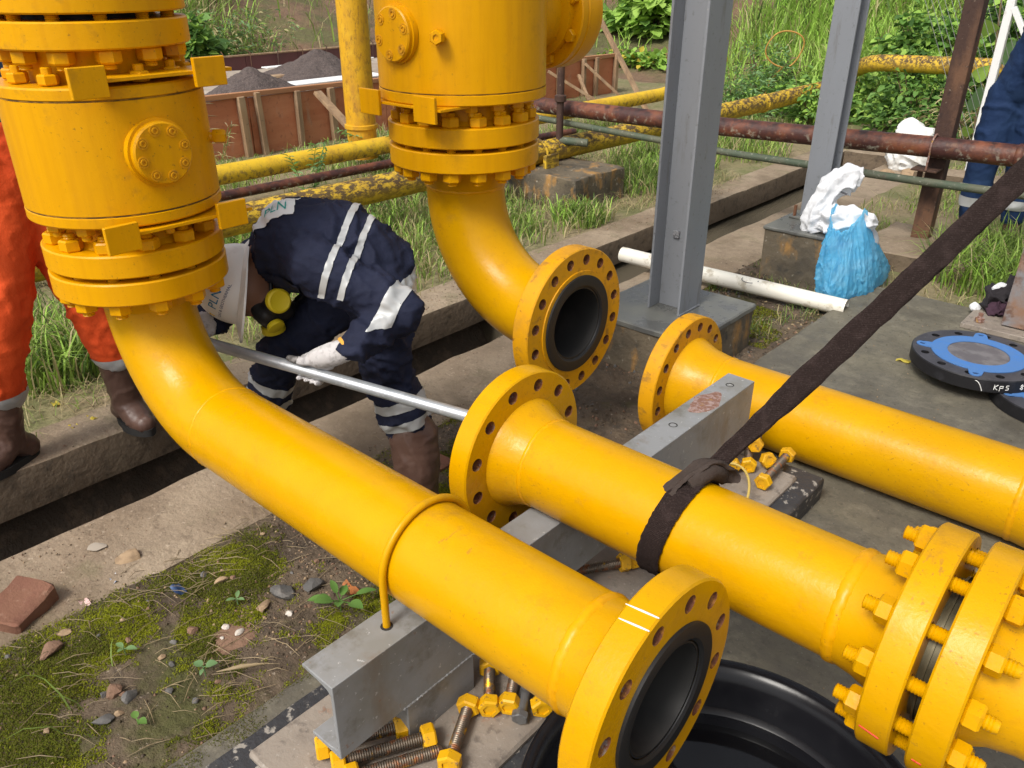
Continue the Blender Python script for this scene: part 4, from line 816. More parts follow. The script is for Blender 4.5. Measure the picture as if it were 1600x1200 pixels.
# ------------------------------------------------------------------ timber formwork, foundation, sand heaps
ply = M('red_film_plywood', (.42, .145, .07), .55, layers=[dict(s=2.5, st=(1, .6, 3), d=6, lo=.42, hi=.62, c=(.50, .21, .11), f=.8), dict(s=20, d=7, lo=.58, hi=.7, c=(.16, .06, .04), f=.6), dict(s=7, st=(1, 1, .3), d=5, lo=.62, hi=.72, c=(.42, .30, .22), f=.5)], bump=[dict(s=30, st=(1, 1, .2), k=.2, dist2=.01)])
wood = M('weathered_timber', (.34, .22, .125), .85, layers=[dict(s=9, st=(2, 2, .25), d=7, lo=.4, hi=.62, c=(.20, .13, .08), f=.85), dict(s=4, d=5, lo=.5, hi=.7, c=(.42, .31, .2), f=.6), dict(s=40, d=4, lo=.62, hi=.7, c=(.1, .07, .05), f=.6)], bump=[dict(s=60, st=(2, 2, .2), k=.4, dist2=.006)])
rail_m = M('orange_timber_rail', (.42, .20, .095), .8, layers=[dict(s=6, st=(1, .2, 2), d=6, lo=.42, hi=.62, c=(.30, .14, .07), f=.8)])
fw = thing('formwork', 'reddish plywood formwork with timber posts behind the old yellow pipes', 'formwork', (-7.05, 6.5, -.1))
ztop = lambda y: .50 - .012 * (y - 4)
ys = [-2., -1.0, 0., .9, 1.75, 2.6, 3.6, 4.26, 4.80, 5.20, 5.9, 6.9, 7.9, 8.9, 9.62, 10.05]
for a, b_ in zip(ys[:-1], ys[1:]):
    MB().box((-7.065, a + .004, -.25), (-7.047, b_ - .004, ztop((a + b_) / 2) - .03), ch=.001).build('panel', ply, fw, 0)
b = MB(); b.beam((-7.045, -2., ztop(-2.)), (-7.045, 10.1, ztop(10.1)), .055, .045, .004); b.build('top_rail', rail_m, fw, 30)
for k, (y, dx) in enumerate([(-1.5, 0), (-.5, 0), (.6, 0), (1.5, 0), (2.4, 0), (3.3, 0), (4.165, 0), (4.33, .01), (4.775, 0), (5.16, .01), (5.42, 0), (6.1, 0), (6.7, 0), (7.4, 0), (8.1, 0), (8.8, 0), (9.30, .01), (9.6, 0), (10.06, 0)]):
    MB().beam((-7.010 + dx, y + random.uniform(-.03, .03), -.3), (-7.012 + dx, y, ztop(y) + random.uniform(-.04, .03)), .05 if k % 3 else .065, .055, .003, up=(1, 0, 0)).build('post', wood, fw, 30)
for a, c, w_ in (((-6.96, 4.97, .45), (-6.1, 5.0, -.1), .085), ((-6.96, 9.27, .38), (-6.5, 9.62, -.1), .05), ((-6.96, 8.5, .35), (-6.4, 9.1, -.12), .05), ((-6.6, 9.03, .98), (-5.75, 8.95, -.05), .07), ((-6.97, 6.6, .40), (-6.3, 6.9, -.1), .05), ((-6.97, 9.15, .25), (-6.6, 8.95, -.08), .04)):
    MB().beam(a, c, w_, .035, .003).build('brace', wood, fw, 30)
MB().box((-10.5, -2.03, -.25), (-7.07, -2.012, .56)).build('panel', ply, fw, 0)
# end return of the formwork
MB().box((-7.9, 10.03, -.25), (-7.07, 10.048, .37)).build('panel', ply, fw, 0)
fdm = M('pale_blinding_concrete', (.40, .34, .28), .9, layers=[dict(s=2, d=7, lo=.42, hi=.6, c=(.28, .22, .17), f=.8), dict(s=9, d=7, lo=.55, hi=.7, c=(.25, .19, .14), f=.7)])
o = grid('foundation_bed', np.linspace(-10.5, -7.07, 40), np.linspace(-2., 10.0, 90), lambda x, y: .29 + .03 * fbm2(x, y, 2, 3), fdm, 'structure')
redb = M('maroon_form_panel', (.12, .04, .04), .55, layers=[dict(s=3, d=6, lo=.45, hi=.65, c=(.09, .035, .035), f=.8)])
f2 = thing('edge_formwork', 'low maroon edge form with steel pegs beyond the sand heaps', 'formwork', (-10.5, 7, .2))
for k in range(15):
    a = -2. + .84 * k; MB().box((-10.53, a + .003, .22), (-10.50, a + .837, .455), ch=.002).build('panel', redb, f2, 0)
MB().box((-10.55, -2.0, .456), (-10.48, 10.5, .475), ch=.002).build('top_rail', wood, f2, 0)
for k in range(18):
    y = 3.1 + .42 * k; MB().tube([(-10.46, y, .2), (-10.455, y + random.uniform(-.02, .02), .50), (-10.50, y + random.uniform(-.05, .05), .53)], .007, 6).build('peg', rustpost, f2, 60)
wh = M('white_sheet', (.75, .75, .74), .6)
o = MB().box((-8.1, 5.25, .395), (-7.88, 6.6, .41), rot=(0, R(3), 0), ch=.004).build('white_board', wh, None, 30); tag(o, 'flat white board lying on the formwork beside the sand', 'board')
o = MB().box((-10.15, 6.4, .33), (-10.0, 8.2, .345), ch=.004).build('white_board', wh, None, 30); tag(o, 'long pale board in front of the maroon edge form', 'board')
o = MB().beam((-9.0, 5.5, .36), (-8.6, 6.25, .42), .14, .03, .004).build('plank', wood, None, 30); tag(o, 'loose plank between the two sand heaps', 'plank')
sandm = M('dark_sand', (.105, .080, .072), .95, layers=[dict(s=30, d=7, lo=.45, hi=.6, c=(.06, .046, .043), f=.8), dict(s=90, d=3, lo=.6, hi=.66, c=(.24, .2, .18), f=.6)], bump=[dict(s=55, d=6, k=.9, dist2=.02)])
def heap(name, label, cx, cy, z0, rx, ry, h, seed):
    n = 90; q = np.linspace(-1.25, 1.25, n)
    def zf(x, y):
        u = (x - cx) / rx; v = (y - cy) / ry; d = np.hypot(u, v) * (1 + .22 * fbm2(np.arctan2(v, u) * 1.2 + seed, u * 0, 1.3, 2)); return z0 - .02 + h * np.clip(1.05 - d, -.08, 1) ** 1.0 + h * .12 * fbm2(x + seed, y, 6, 4) * np.clip(1.15 - d, 0, 1) - .03 * np.clip(np.hypot(u, v) - .6, 0, 1) ** 2 + .012 * fbm2(x, y, 30, 2)
    o = grid(name, cx + q * rx, cy + q * ry, zf, sandm); return tag(o, label, 'heap')
heap('sand_heap', 'nearer heap of dark sand just behind the formwork rail', -7.85, 4.82, .30, .62, .60, .34, 1.)
heap('sand_heap', 'farther heap of dark sand beside the vertical yellow pipe', -8.8, 6.35, .30, .72, .80, .34, 5.)
heap('sand_heap', 'heap of dark sand half hidden behind the left valve', -7.9, 3.7, .30, .6, .55, .16, 9.)
# ------------------------------------------------------------------ grass and plants
def leafmat(name, c, c2, two=.35, rough=.55): return M(name, c, rough, spec=.3, layers=[dict(s=2.5, d=4, lo=.35, hi=.65, c=c2, f=1.), dict(s=40, d=2, lo=.6, hi=.7, c=tuple(q * .6 for q in c), f=.4)], two=two)
g_green = leafmat('grass_green', (.17, .26, .045), (.24, .33, .08)); g_lush = leafmat('grass_lush', (.30, .52, .07), (.42, .60, .13)); g_dry = leafmat('grass_dry', (.42, .36, .18), (.52, .44, .24)); g_dark = leafmat('grass_dark', (.09, .16, .04), (.13, .21, .06))
l_mid = leafmat('leaf_mid', (.12, .25, .05), (.18, .32, .08)); l_bright = leafmat('leaf_bright', (.28, .48, .08), (.38, .56, .12)); l_dark = leafmat('leaf_dark', (.06, .13, .035), (.10, .19, .05)); l_blue = leafmat('leaf_blue_green', (.17, .30, .13), (.23, .37, .15)); l_yel = leafmat('leaf_yellow', (.55, .42, .04), (.6, .5, .1))
stem_m = M('stem_brown', (.14, .10, .05), .8); straw_m = leafmat('straw', (.33, .25, .14), (.20, .15, .09), .1)
def blades(name, P, h, w, lean, mats, mi, kind='stuff', parent=None, label=None):
    n = len(P); a = RNG.uniform(0, 2 * np.pi, n); h = np.broadcast_to(h, (n,)); w = np.broadcast_to(w, (n,)); lean = np.broadcast_to(lean, (n,))
    d = np.stack([np.cos(a), np.sin(a), np.zeros(n)], 1); s = np.stack([-np.sin(a), np.cos(a), np.zeros(n)], 1); tw = RNG.uniform(-.8, .8, n)[:, None]; s = s * np.cos(tw) + d * np.sin(tw)
    V = []
    for q, ww in ((0, .8), (.4, 1.), (.75, .65)):
        c = P + np.stack([0*h, 0*h, h * q * (1 - .25 * lean * q)], 1) + d * (h * lean * q * q)[:, None]
        V += [c - s * (w * ww / 2)[:, None], c + s * (w * ww / 2)[:, None]]
    V.append(P + np.stack([0*h, 0*h, h * (1 - .45 * lean)], 1) + d * (h * lean)[:, None])
    V = np.stack(V, 1); b = np.arange(n)[:, None] * 7
    F = np.concatenate([b + np.array([[0, 1, 3]]), b + np.array([[0, 3, 2]]), b + np.array([[2, 3, 5]]), b + np.array([[2, 5, 4]]), b + np.array([[4, 5, 6]])], 0)
    o = arrays(name, V.reshape(-1, 3), F, mats, parent, 0, kind, 3, np.tile(mi, 5)); return o
def leaves(C, D, L, Wd, N=None, curl=.25):       # returns verts, tris for leaves starting at C along D
    n = len(C); D = D / np.linalg.norm(D, axis=1, keepdims=True); up = N if N is not None else np.stack([RNG.normal(0, .5, n), RNG.normal(0, .5, n), np.ones(n)], 1)
    S = np.cross(D, up); S /= np.linalg.norm(S, axis=1, keepdims=True) + 1e-9; U = np.cross(S, D); L = np.broadcast_to(L, (n,))[:, None]; Wd = np.broadcast_to(Wd, (n,))[:, None]
    V = np.stack([C, C + D*L*.35 + S*Wd*.5 + U*L*.06, C + D*L*.72 + S*Wd*.36 - U*L*curl*.3, C + D*L - U*L*curl, C + D*L*.72 - S*Wd*.36 - U*L*curl*.3, C + D*L*.35 - S*Wd*.5 + U*L*.06, C + D*L*.5 - U*L*curl*.1 - U*Wd*.08], 1)
    b = np.arange(n)[:, None] * 7; F = np.concatenate([b + np.array([[i, (i+1) % 6, 6]]) for i in range(6)], 0)
    return V.reshape(-1, 3), F
def rnd(n, lo, hi): return RNG.uniform(lo, hi, n)
def scatter(n, x0, x1, y0, y1, dens, zf):
    x = rnd(n * 4, x0, x1); y = rnd(n * 4, y0, y1); k = RNG.random(n * 4) < np.clip(dens(x, y), 0, 1); x = x[k][:n]; y = y[k][:n]
    return np.stack([x, y, zf(x, y)], 1)
patch = lambda x, y: np.clip(fbm2(x, y, 1.5, 4) * 2.2 + .42, .02, 1)
# verge between the drain and the old pipes
P = scatter(19000, -6.9, -3.22, .1, 9.2, lambda x, y: patch(x, y) * np.where((np.abs(x + 3.9) < .4) & (np.abs(y - 5) < .35), .2, 1) * (np.where(x < -3.6, 1, .55)), gz_near)
mi = RNG.choice(4, len(P), p=[.42, .14, .34, .10]); blades('grass', P, rnd(len(P), .025, .10) * (1 + .9 * patch(P[:, 0], P[:, 1])), rnd(len(P), .004, .009), rnd(len(P), .2, .9), [g_green, g_lush, g_dry, g_dark], mi)
# long dry mown blades lying flat along the lip
P = scatter(5000, -5.2, -3.12, .1, 6.5, lambda x, y: np.clip(fbm2(x + 7, y, 2.5, 3) * 2 + .4, 0, 1), gz_near); P[:, 2] += .004
blades('dry_grass', P, rnd(len(P), .05, .14), rnd(len(P), .003, .005), rnd(len(P), 1.3, 1.9), [g_dry, straw_m, g_green], RNG.choice(3, len(P), p=[.5, .3, .2]))
# taller tufts: by the orange trousers, under the middle valve, at the concrete block
TU = []
for (cx, cy, r_, n, hh) in [(-3.62, 1.05, .20, 550, .34), (-3.9, 1.3, .3, 350, .3), (-4.3, .9, .3, 300, .3), (-3.75, 4.0, .35, 450, .18), (-4.2, 3.4, .5, 400, .2), (-3.55, 5.7, .4, 800, .26), (-3.9, 6.4, .5, 800, .24), (-3.6, 3.2, .4, 350, .12), (-3.4, 4.55, .2, 500, .2), (-3.75, 2.5, .5, 500, .16), (-4.5, 2.6, .3, 400, .3), (-3.7, 7.4, .5, 600, .25)]:
    a = rnd(n, 0, 6.3); q = np.sqrt(rnd(n, 0, 1)) * r_; x = cx + q * np.cos(a); y = cy + q * np.sin(a); TU.append((np.stack([x, y, gz_near(x, y)], 1), rnd(n, .4, 1.1) * hh))
P = np.concatenate([t_[0] for t_ in TU]); hh = np.concatenate([t_[1] for t_ in TU])
blades('grass', P, hh, rnd(len(P), .005, .011), rnd(len(P), .25, .9), [g_green, g_lush, g_dry, g_dark], RNG.choice(4, len(P), p=[.45, .25, .12, .18]))
# right yard: thin grass and one tall tuft
P = scatter(9000, -2.02, 1.2, 4.5, 9.3, lambda x, y: np.clip(fbm2(x, y, 1.8, 4) * 2 + .35, .03, 1), gz_right)
blades('grass', P, rnd(len(P), .03, .12), rnd(len(P), .003, .007), rnd(len(P), .4, 1.3), [g_green, g_lush, g_dry], RNG.choice(3, len(P), p=[.4, .2, .4]))
n = 1500; a = rnd(n, 0, 6.3); q = np.sqrt(rnd(n, 0, 1)); x = -.90 + q * .36 * np.cos(a); y = 5.25 + q * .5 * np.sin(a); P = np.stack([x, y, gz_right(x, y)], 1)
blades('grass', P, rnd(n, .12, .36), rnd(n, .005, .010), rnd(n, .3, 1.0), [g_green, g_lush, g_dry, g_dark], RNG.choice(4, n, p=[.5, .25, .1, .15]))
# small sprouts between slab and pedestals
P = scatter(700, -2.02, -1.42, 3.4, 4.6, lambda x, y: np.clip(fbm2(x, y, 4, 3) * 3, 0, 1), soilz); blades('grass', P, rnd(len(P), .02, .08), rnd(len(P), .002, .005), rnd(len(P), .3, 1.2), [g_green, g_dry, g_dark], RNG.choice(3, len(P)))
# the bank: tall grass
bz = lambda x, y: np.where(x < -3.15, gz_near(x, y), np.where(x > -2.05, gz_right(x, y), groundz(x, y)))
bare = lambda x, y: np.where((x < -6.6) & (x > -11.5) & (y > 10.2), np.clip(.10 + fbm2(x, y, .8, 3) * .6, 0, .5), 1.)
P = scatter(32000, -9.5, 3, 9.4, 17, lambda x, y: np.clip((bankd(x, y) + .3) * 1.5, 0, 1) * np.clip(.55 + fbm2(x, y, .7, 3), .15, 1) * bare(x, y), bz)
blades('tall_grass', P, rnd(len(P), .25, .75), rnd(len(P), .010, .022), rnd(len(P), .2, .9), [g_lush, g_green, g_dry, g_dark], RNG.choice(4, len(P), p=[.62, .22, .08, .08]))
P = scatter(20000, -19, -11, 4.5, 17, lambda x, y: np.clip((bankd(x, y) - .1) * 1.2, 0, 1) * np.clip(.45 + fbm2(x, y, .6, 3), .05, 1) * np.clip(1.5 - np.abs(y - 6.4) / 1.7, .05, 1), bz)
blades('tall_grass', P, rnd(len(P), .35, 1.0), rnd(len(P), .012, .026), rnd(len(P), .3, 1.1), [g_green, g_lush, g_dry, g_dark], RNG.choice(4, len(P), p=[.42, .16, .30, .12]))
P = scatter(14000, -22, 6, 13, 30, lambda x, y: np.clip(bankd(x, y) * .5, 0, 1) * bare(x, y) * np.where(x < -10, .35, 1), bz)
blades('tall_grass', P, rnd(len(P), .4, 1.1), rnd(len(P), .02, .05), rnd(len(P), .3, 1.), [g_lush, g_green, g_dry, g_dark], RNG.choice(4, len(P), p=[.42, .3, .14, .14]))

def shrub(name, label, c, rx, ry, h, n, L, W_, mats, p, group=None, cat='bush', stems=7):
    t = thing(name, label, cat, c, group); c = np.array(c)
    a = rnd(n, 0, 6.3); u = rnd(n, 0, 1) ** .6; el = rnd(n, 0, 1); rr = np.sqrt(np.clip(1 - (el - .35) ** 2 * 1.6, .05, 1)) * u
    cl = .75 + .5 * fbm2(np.cos(a) * 2 + c[0], np.sin(a) * 2 + el * 3, 1.4, 3)
    C = c + np.stack([np.cos(a) * rr * rx * cl, np.sin(a) * rr * ry * cl, el * h * cl], 1)
    k = fbm(C * 3.5 / max(h, .3), 1., 3) > -.22; C = C[k]; a = a[k]; m = len(C)
    D = np.stack([np.cos(a) + RNG.normal(0, .7, m), np.sin(a) + RNG.normal(0, .7, m), RNG.normal(.05, .5, m)], 1)
    s = rnd(m, .6, 1.25); V, F = leaves(C, D, L * s, W_ * s); arrays('foliage', V, F, mats, t, 0, None, 3, np.tile(RNG.choice(len(mats), m, p=p), 6))
    b = MB()
    for k in range(stems):
        e = Vector((c[0] + random.uniform(-.6, .6) * rx, c[1] + random.uniform(-.6, .6) * ry, c[2] + h * random.uniform(.5, .9))); s0 = Vector(c) + Vector((random.uniform(-.1, .1) * rx, random.uniform(-.1, .1) * ry, -.05))
        b.tube([s0, (s0 + e) / 2 + Vector((random.uniform(-.05, .05), random.uniform(-.05, .05), .08 * h)), e], [.012 * h + .003, .008 * h + .002, .003], 6)
    b.build('stem', stem_m, t, 60); return t
gB = 'bushes along the foot of the bank'
zb_ = lambda x, y: float(bz(np.array([x]), np.array([y]))[0])
def sh(label, x, y, rx, ry, h, n, L, W_, mats, p, group=None, **k): return shrub('bush', label, (x, y, zb_(x, y)), rx, ry, h, n, L, W_, mats, p, group, **k)
sh('feathery green weeds over the old pipe, between the two grey columns', -4.75, 9.3, .75, .6, .62, 2600, .07, .022, [l_mid, l_blue, l_bright], [.4, .45, .15])
sh('leafy weeds beside the joint ring of the peeling old pipe', -4.0, 9.75, .6, .45, .55, 1400, .08, .045, [l_mid, l_bright, l_dark], [.5, .35, .15])
sh('dense creeper left of the dark rusty post', -2.75, 9.45, .7, .5, .75, 1900, .085, .05, [l_mid, l_dark, l_bright], [.5, .3, .2])
sh('bright creeper behind the far grey column', -3.5, 9.9, .5, .4, .6, 1200, .075, .05, [l_bright, l_mid], [.5, .5])
sh('tall dark leafy bush at the top right behind the rusty post', -2.0, 10.6, 1.0, .7, 1.5, 2600, .13, .09, [l_mid, l_dark, l_bright], [.45, .35, .2])
sh('leafy bush above the black topped pipe at the top right', -3.3, 11.2, .9, .6, 1.0, 2000, .11, .075, [l_mid, l_bright, l_dark], [.45, .35, .2])
sh('low tangled weeds by the white sack', -2.35, 8.9, .6, .3, .42, 1000, .06, .035, [l_mid, l_dark, g_dry], [.4, .3, .3])
sh('broad leaved bush at the right edge behind the standing man', -.9, 9.3, .9, .5, 1.3, 1600, .15, .11, [l_mid, l_dark, l_bright], [.5, .3, .2])
sh('dry tangled bush beneath the black topped pipe', -1.9, 8.75, .8, .35, .6, 1500, .09, .02, [g_dry, l_dark, l_mid], [.5, .25, .25])
sh('bright broad leaved bush above the bare soil right of the gearbox', -8.6, 13.3, .9, .7, .95, 1200, .22, .19, [l_bright, l_mid], [.75, .25])
sh('row of pale yellow green plants on the bare soil', -8.0, 12.1, 1.0, .3, .28, 500, .12, .1, [l_bright, l_yel, l_mid], [.7, .1, .2])
sh('bright leafy bush at the upper left beside the left valve', -10.9, 5.75, .55, .6, 1.1, 1500, .16, .11, [l_mid, l_bright, l_dark], [.5, .3, .2])
sh('low bright weeds along the maroon edge form', -11.0, 7.6, .4, 1.2, .3, 900, .12, .08, [l_bright, l_mid], [.5, .5])
sh('grey green bushy weeds on the far left bank', -12.6, 7.4, .8, 1.2, .9, 2400, .10, .03, [l_blue, g_green, g_dry], [.4, .3, .3])
sh('small weeds creeping over the bare slope', -11.4, 10.2, .6, .5, .3, 500, .12, .08, [l_bright, l_mid], [.4, .6])
sh('feathery weeds hiding the end of the bright yellow pipe', -4.85, 10.15, .55, .4, .85, 1900, .075, .022, [l_mid, l_blue, l_bright], [.4, .4, .2])
sh('leafy weeds over the far end of the peeling old pipe', -3.75, 9.15, .35, .35, .50, 900, .075, .04, [l_bright, l_mid], [.5, .5])
sh('dark heap of weeds behind the yellow hoop', -5.0, 10.8, .6, .4, .55, 1100, .08, .03, [stem_m, l_dark, l_mid], [.5, .3, .2])
# yellow hoop hanging in the weeds
o = MB().tube([(-4.55 + .22 * math.cos(a) * .8 + .015 * math.sin(3 * a), 10.0 + .12 * math.cos(a), .66 + .20 * math.sin(a) + .012 * math.sin(2 * a + 1)) for a in np.linspace(-1.2, 2 * math.pi - 1.6, 44)] + [(-4.66, 9.98, .30), (-4.72, 9.95, .05)], .009, 8).build('cable_hoop', M('orange_cable', (.42, .22, .05), .7), None, 60); tag(o, 'thin orange cable hoop hanging in the weeds between the grey columns', 'cable')
# single broad leaves of a vine beside the rusty post
vt = thing('vine', 'vine with large heart shaped leaves between rusty post and white fence post', 'vine', (-1.75, 7.9, 0))
lme = None
for (x, y, z, s, tl) in [(-1.82, 7.9, .50, .20, .3), (-1.74, 7.8, .88, .17, -.5), (-1.90, 8.0, 1.06, .15, .6), (-1.95, 8.1, .70, .13, -.7), (-1.86, 8.05, .26, .12, .9)]:
    pr = [(0, 0), (.18, -.12), (.42, -.06), (.5, .2), (.42, .5), (.22, .78), (0, 1), (-.22, .78), (-.42, .5), (-.5, .2), (-.42, -.06), (-.18, -.12)]
    mt = Matrix.Translation((x, y, z)) @ Matrix.Rotation(R(30), 4, 'Z') @ Matrix.Rotation(R(118) + tl * .4, 4, 'X') @ Matrix.Rotation(tl, 4, 'Z')
    vs = [mt @ Vector((px * s, py * s, .10 * s * (abs(px) * 2) - .12 * s * py * py)) for px, py in pr] + [mt @ Vector((0, .35 * s, -.03 * s))]
    MB().add(vs, [(i, (i+1) % 12, 12) for i in range(12)]).build('leaf', l_bright if s < .16 else l_blue, vt, 60)
MB().tube([(-1.75, 7.9, -.05), (-1.85, 8.0, .4), (-1.8, 7.95, .8), (-1.9, 8.05, 1.4), (-1.8, 8.0, 2.)], .008, 6).build('stem', stem_m, vt, 60)
def fern(name, label, c, n, L, rise, spread, mats, cat='weed', pin=9, w=.016, seed=0):      # feathery compound leaves
    rs = random.Random(seed); t = thing(name, label, cat, c); b = MB(); Cs = []; Ds = []
    for k in range(n):
        a = rs.uniform(0, 6.28); d = Vector((math.cos(a) * spread, math.sin(a) * spread, rise * rs.uniform(.7, 1.2))); pts = [Vector(c) + d * L * q - Vector((0, 0, .5 * L * spread * q * q)) for q in np.linspace(0, 1, pin + 3)]
        b.tube(pts, [.0022] * len(pts), 5)
        for i in range(3, pin + 3):
            tg = (pts[i] - pts[i-1]).normalized(); s = tg.cross(Vector((0, 0, 1))).normalized()
            for sg in (1, -1): Cs.append(pts[i]); Ds.append(s * sg + tg * .5 + Vector((0, 0, rs.uniform(-.2, .2))))
    b.build('stem', stem_m if n < 3 else l_mid, t, 60); V, F = leaves(np.array(Cs), np.array(Ds), L * .17, w); arrays('foliage', V, F, mats, t, 0, None, 3, np.tile(RNG.choice(len(mats), len(Cs)), 6)); return t
fern('weed', 'feathery weed sprig in front of the formwork left of the brace', (-5.05, 3.45, -.02), 5, .42, 1.1, .35, [l_blue, l_mid], seed=1)
fern('weed', 'feathery weed beside the foot of the diagonal brace', (-5.6, 4.6, .05), 7, .50, .8, .7, [l_blue, l_mid], seed=2)
fern('weed', 'leafy weed beneath the thin rusty pipes', (-4.5, 3.45, -.03), 9, .24, .8, .9, [l_mid, l_bright], w=.03, pin=4, seed=3)
fern('weed', 'dry seed stalk in front of the red plywood', (-5.6, 3.0, -.02), 4, .75, 1.1, .25, [g_dry, straw_m], w=.008, pin=5, seed=4)
fern('weed', 'small leafy weed in the verge right of the worker', (-4.0, 3.0, -.03), 9, .22, .7, .9, [l_mid, g_lush], w=.02, pin=3, seed=5)
# ------------------------------------------------------------------ moss, stones, straw and scraps on the near soil
moss_a = M('moss_bright', (.21, .225, .014), .9, spec=.15, two=.2); moss_b = M('moss_dark', (.105, .12, .014), .9, spec=.15, two=.2); moss_c = M('moss_brown', (.10, .085, .025), .9, spec=.1)
def mossd(x, y): return np.clip(MOSS(x, y) * 3.4 + .74, 0, 1) * np.clip((x + 2.13) / .25, 0, 1) * np.where(x > -1.40, np.clip((XS0 + .035 - x) / .05, 0, 1), 1)
P = scatter(200000, -2.12, XS0 + .02, -.1, 2.0, mossd, soilz); P[:, 2] -= .001
n = len(P); blades('moss', P, rnd(n, .003, .0085), rnd(n, .0018, .0032), rnd(n, .2, 1.2), [moss_a, moss_b, moss_c], np.where(fbm2(P[:, 0], P[:, 1], 9, 3) + RNG.normal(0, .18, n) > .02, 0, np.where(RNG.random(n) < .8, 1, 2)))
P = scatter(9000, -2.05, -1.42, 3.35, 4.5, lambda x, y: np.clip(MOSS(x, y) * 4, 0, 1), soilz); n = len(P); blades('moss', P, rnd(n, .004, .012), rnd(n, .003, .006), rnd(n, .2, 1.2), [moss_a, moss_b, moss_c], RNG.choice(3, n))
# moss film along the slab's edge
P = scatter(9000, -1.40, -1.28, .2, 1.2, lambda x, y: np.clip(fbm2(x, y, 14, 3) * 3 + (-1.32 - x) * 14, 0, .8), lambda x, y: np.where(x > XS0 + .0, .0005, soilz(x, y))); n = len(P); blades('moss', P, rnd(n, .001, .003), rnd(n, .0015, .003), rnd(n, .2, 1.2), [moss_b, moss_c], RNG.choice(2, n))
def rock(seed, flat=.65, sub=2):
    bm = bmesh.new(); bmesh.ops.create_icosphere(bm, subdivisions=sub, radius=1.); P = np.array([v.co[:] for v in bm.verts])
    d = 1 + .5 * fbm(P + seed * 7.1, 1.1, 4); Q = P * d[:, None]
    for k in range(4):           # a few flat faces
        nrm = np.array([math.sin(seed * 3.1 + k * 2), math.cos(seed * 1.7 + k * 1.3), .6 * math.sin(seed + k)]); nrm /= np.linalg.norm(nrm); t_ = Q @ nrm; Q = Q - np.outer(np.clip(t_ - .55, 0, 9), nrm) * .85
    bm.verts.index_update(); b = MB(); b.add([(q[0], q[1], q[2] * flat) for q in Q], [[v.index for v in f.verts] for f in bm.faces]); bm.free(); return b
stone_t = M('tan_stone', (.36, .25, .15), .85, layers=[dict(s=30, d=6, lo=.45, hi=.62, c=(.22, .15, .09), f=.8)], bump=[dict(s=80, k=.5, dist2=.004)])
stone_g = M('dark_grey_stone', (.10, .095, .09), .8, layers=[dict(s=30, d=6, lo=.5, hi=.65, c=(.18, .165, .15), f=.8)], bump=[dict(s=80, k=.5, dist2=.004)])
stone_w = M('pale_chip', (.55, .50, .44), .7, layers=[dict(s=50, d=5, lo=.5, hi=.65, c=(.40, .33, .26), f=.8)])
stone_r = M('reddish_clod', (.22, .13, .085), .95, layers=[dict(s=30, d=6, lo=.5, hi=.65, c=(.14, .085, .055), f=.8)], bump=[dict(s=60, k=.8, dist2=.006)])
brick_m = M('old_brick', (.19, .085, .055), .9, layers=[dict(s=12, d=7, lo=.45, hi=.6, c=(.19, .09, .055), f=.8), dict(s=40, d=5, lo=.58, hi=.68, c=(.26, .15, .10), f=.7), dict(s=7, d=6, lo=.6, hi=.72, c=(.07, .06, .035), f=.7)], bump=[dict(s=60, d=7, k=.6, dist2=.006)])
sz_ = lambda x, y: float(soilz(np.array([x]), np.array([y]))[0])
def stone(label, x, y, s, mat, seed, sc=(1, 1, 1), name='stone', group=None, flat=.65, z=None):
    b = rock(seed, flat); a = seed * 1.3; ca, sa = math.cos(a), math.sin(a); z0 = sz_(x, y) if z is None else z
    b.v = [(x + s * (q[0] * sc[0] * ca - q[1] * sc[1] * sa), y + s * (q[0] * sc[0] * sa + q[1] * sc[1] * ca), z0 + s * (q[2] * sc[2] + .25)) for q in b.v]
    return tag(b.build(name, mat, None, 25), label, 'stone', group)
stone('tan stone with orange end near the drain strip', -2.160, .690, .034, stone_t, 1.2, (1.3, .8, 1))
stone('dark grey stone in the moss, left of the two dark ones', -1.690, .905, .036, stone_g, 2.4, (1.3, .9, .9))
stone('dark grey stone in the moss, right of the two dark ones', -1.640, .985, .030, stone_g, 3.3, (1.2, .9, .9))
stone('tan pebble touching the left dark grey stone', -1.685, .845, .020, stone_t, 4.1, (1.4, .8, .9))
stone('grey pebble in the moss below the straw', -1.925, .80, .015, stone_g, 5.)
stone('light tan stone in the middle of the moss', -1.86, .815, .018, stone_t, 6., (1.4, .8, .8))
stone('pale round pebble left of the leafy weed', -1.61, .876, .013, stone_w, 7.)
stone('tan pebble behind the brick chunk', -1.98, .425, .016, stone_t, 8., (1.4, .8, .8))
stone('reddish clod in the moss at the left', -1.945, .372, .030, stone_r, 9., (1.3, .9, .8))
stone('reddish clod near the lower left stones', -1.70, .425, .026, stone_r, 10.)
stone('brown stone, largest of the lower left cluster', -1.652, .442, .020, stone_g, 11., (1.2, .9, .9))
stone('round brown pebble below the largest lower left stone', -1.622, .404, .011, stone_t, 12.)
stone('flat slate chip at the lower left', -1.630, .368, .022, stone_g, 13., (1.4, .8, .5))
stone('brown clod right beside the bare patch', -1.75, .665, .017, stone_r, 14.)
stone('flat pale flake on the drain strip', -2.288, .646, .028, M('pale_flake', (.36, .31, .25), .7), 15., (1.3, .9, .15), z=-.041)
stone('dark flake beside the tan stone on the strip edge', -2.21, .56, .022, stone_g, 16., (1.5, .6, .3))
stone('brown stone beside the curled dry leaf', -1.72, .56, .013, stone_t, 17.)
stone('grey stone in the moss below the bare patch', -1.60, .52, .013, stone_g, 18.)
for k in range(26):
    x = random.uniform(-2.02, -1.45); y = random.uniform(.15, 1.25); stone('small pebble scattered in the mossy soil', x, y, random.uniform(.006, .011), random.choice([stone_t, stone_g, stone_r, stone_r]), 20 + k, group='pebbles in the mossy soil')
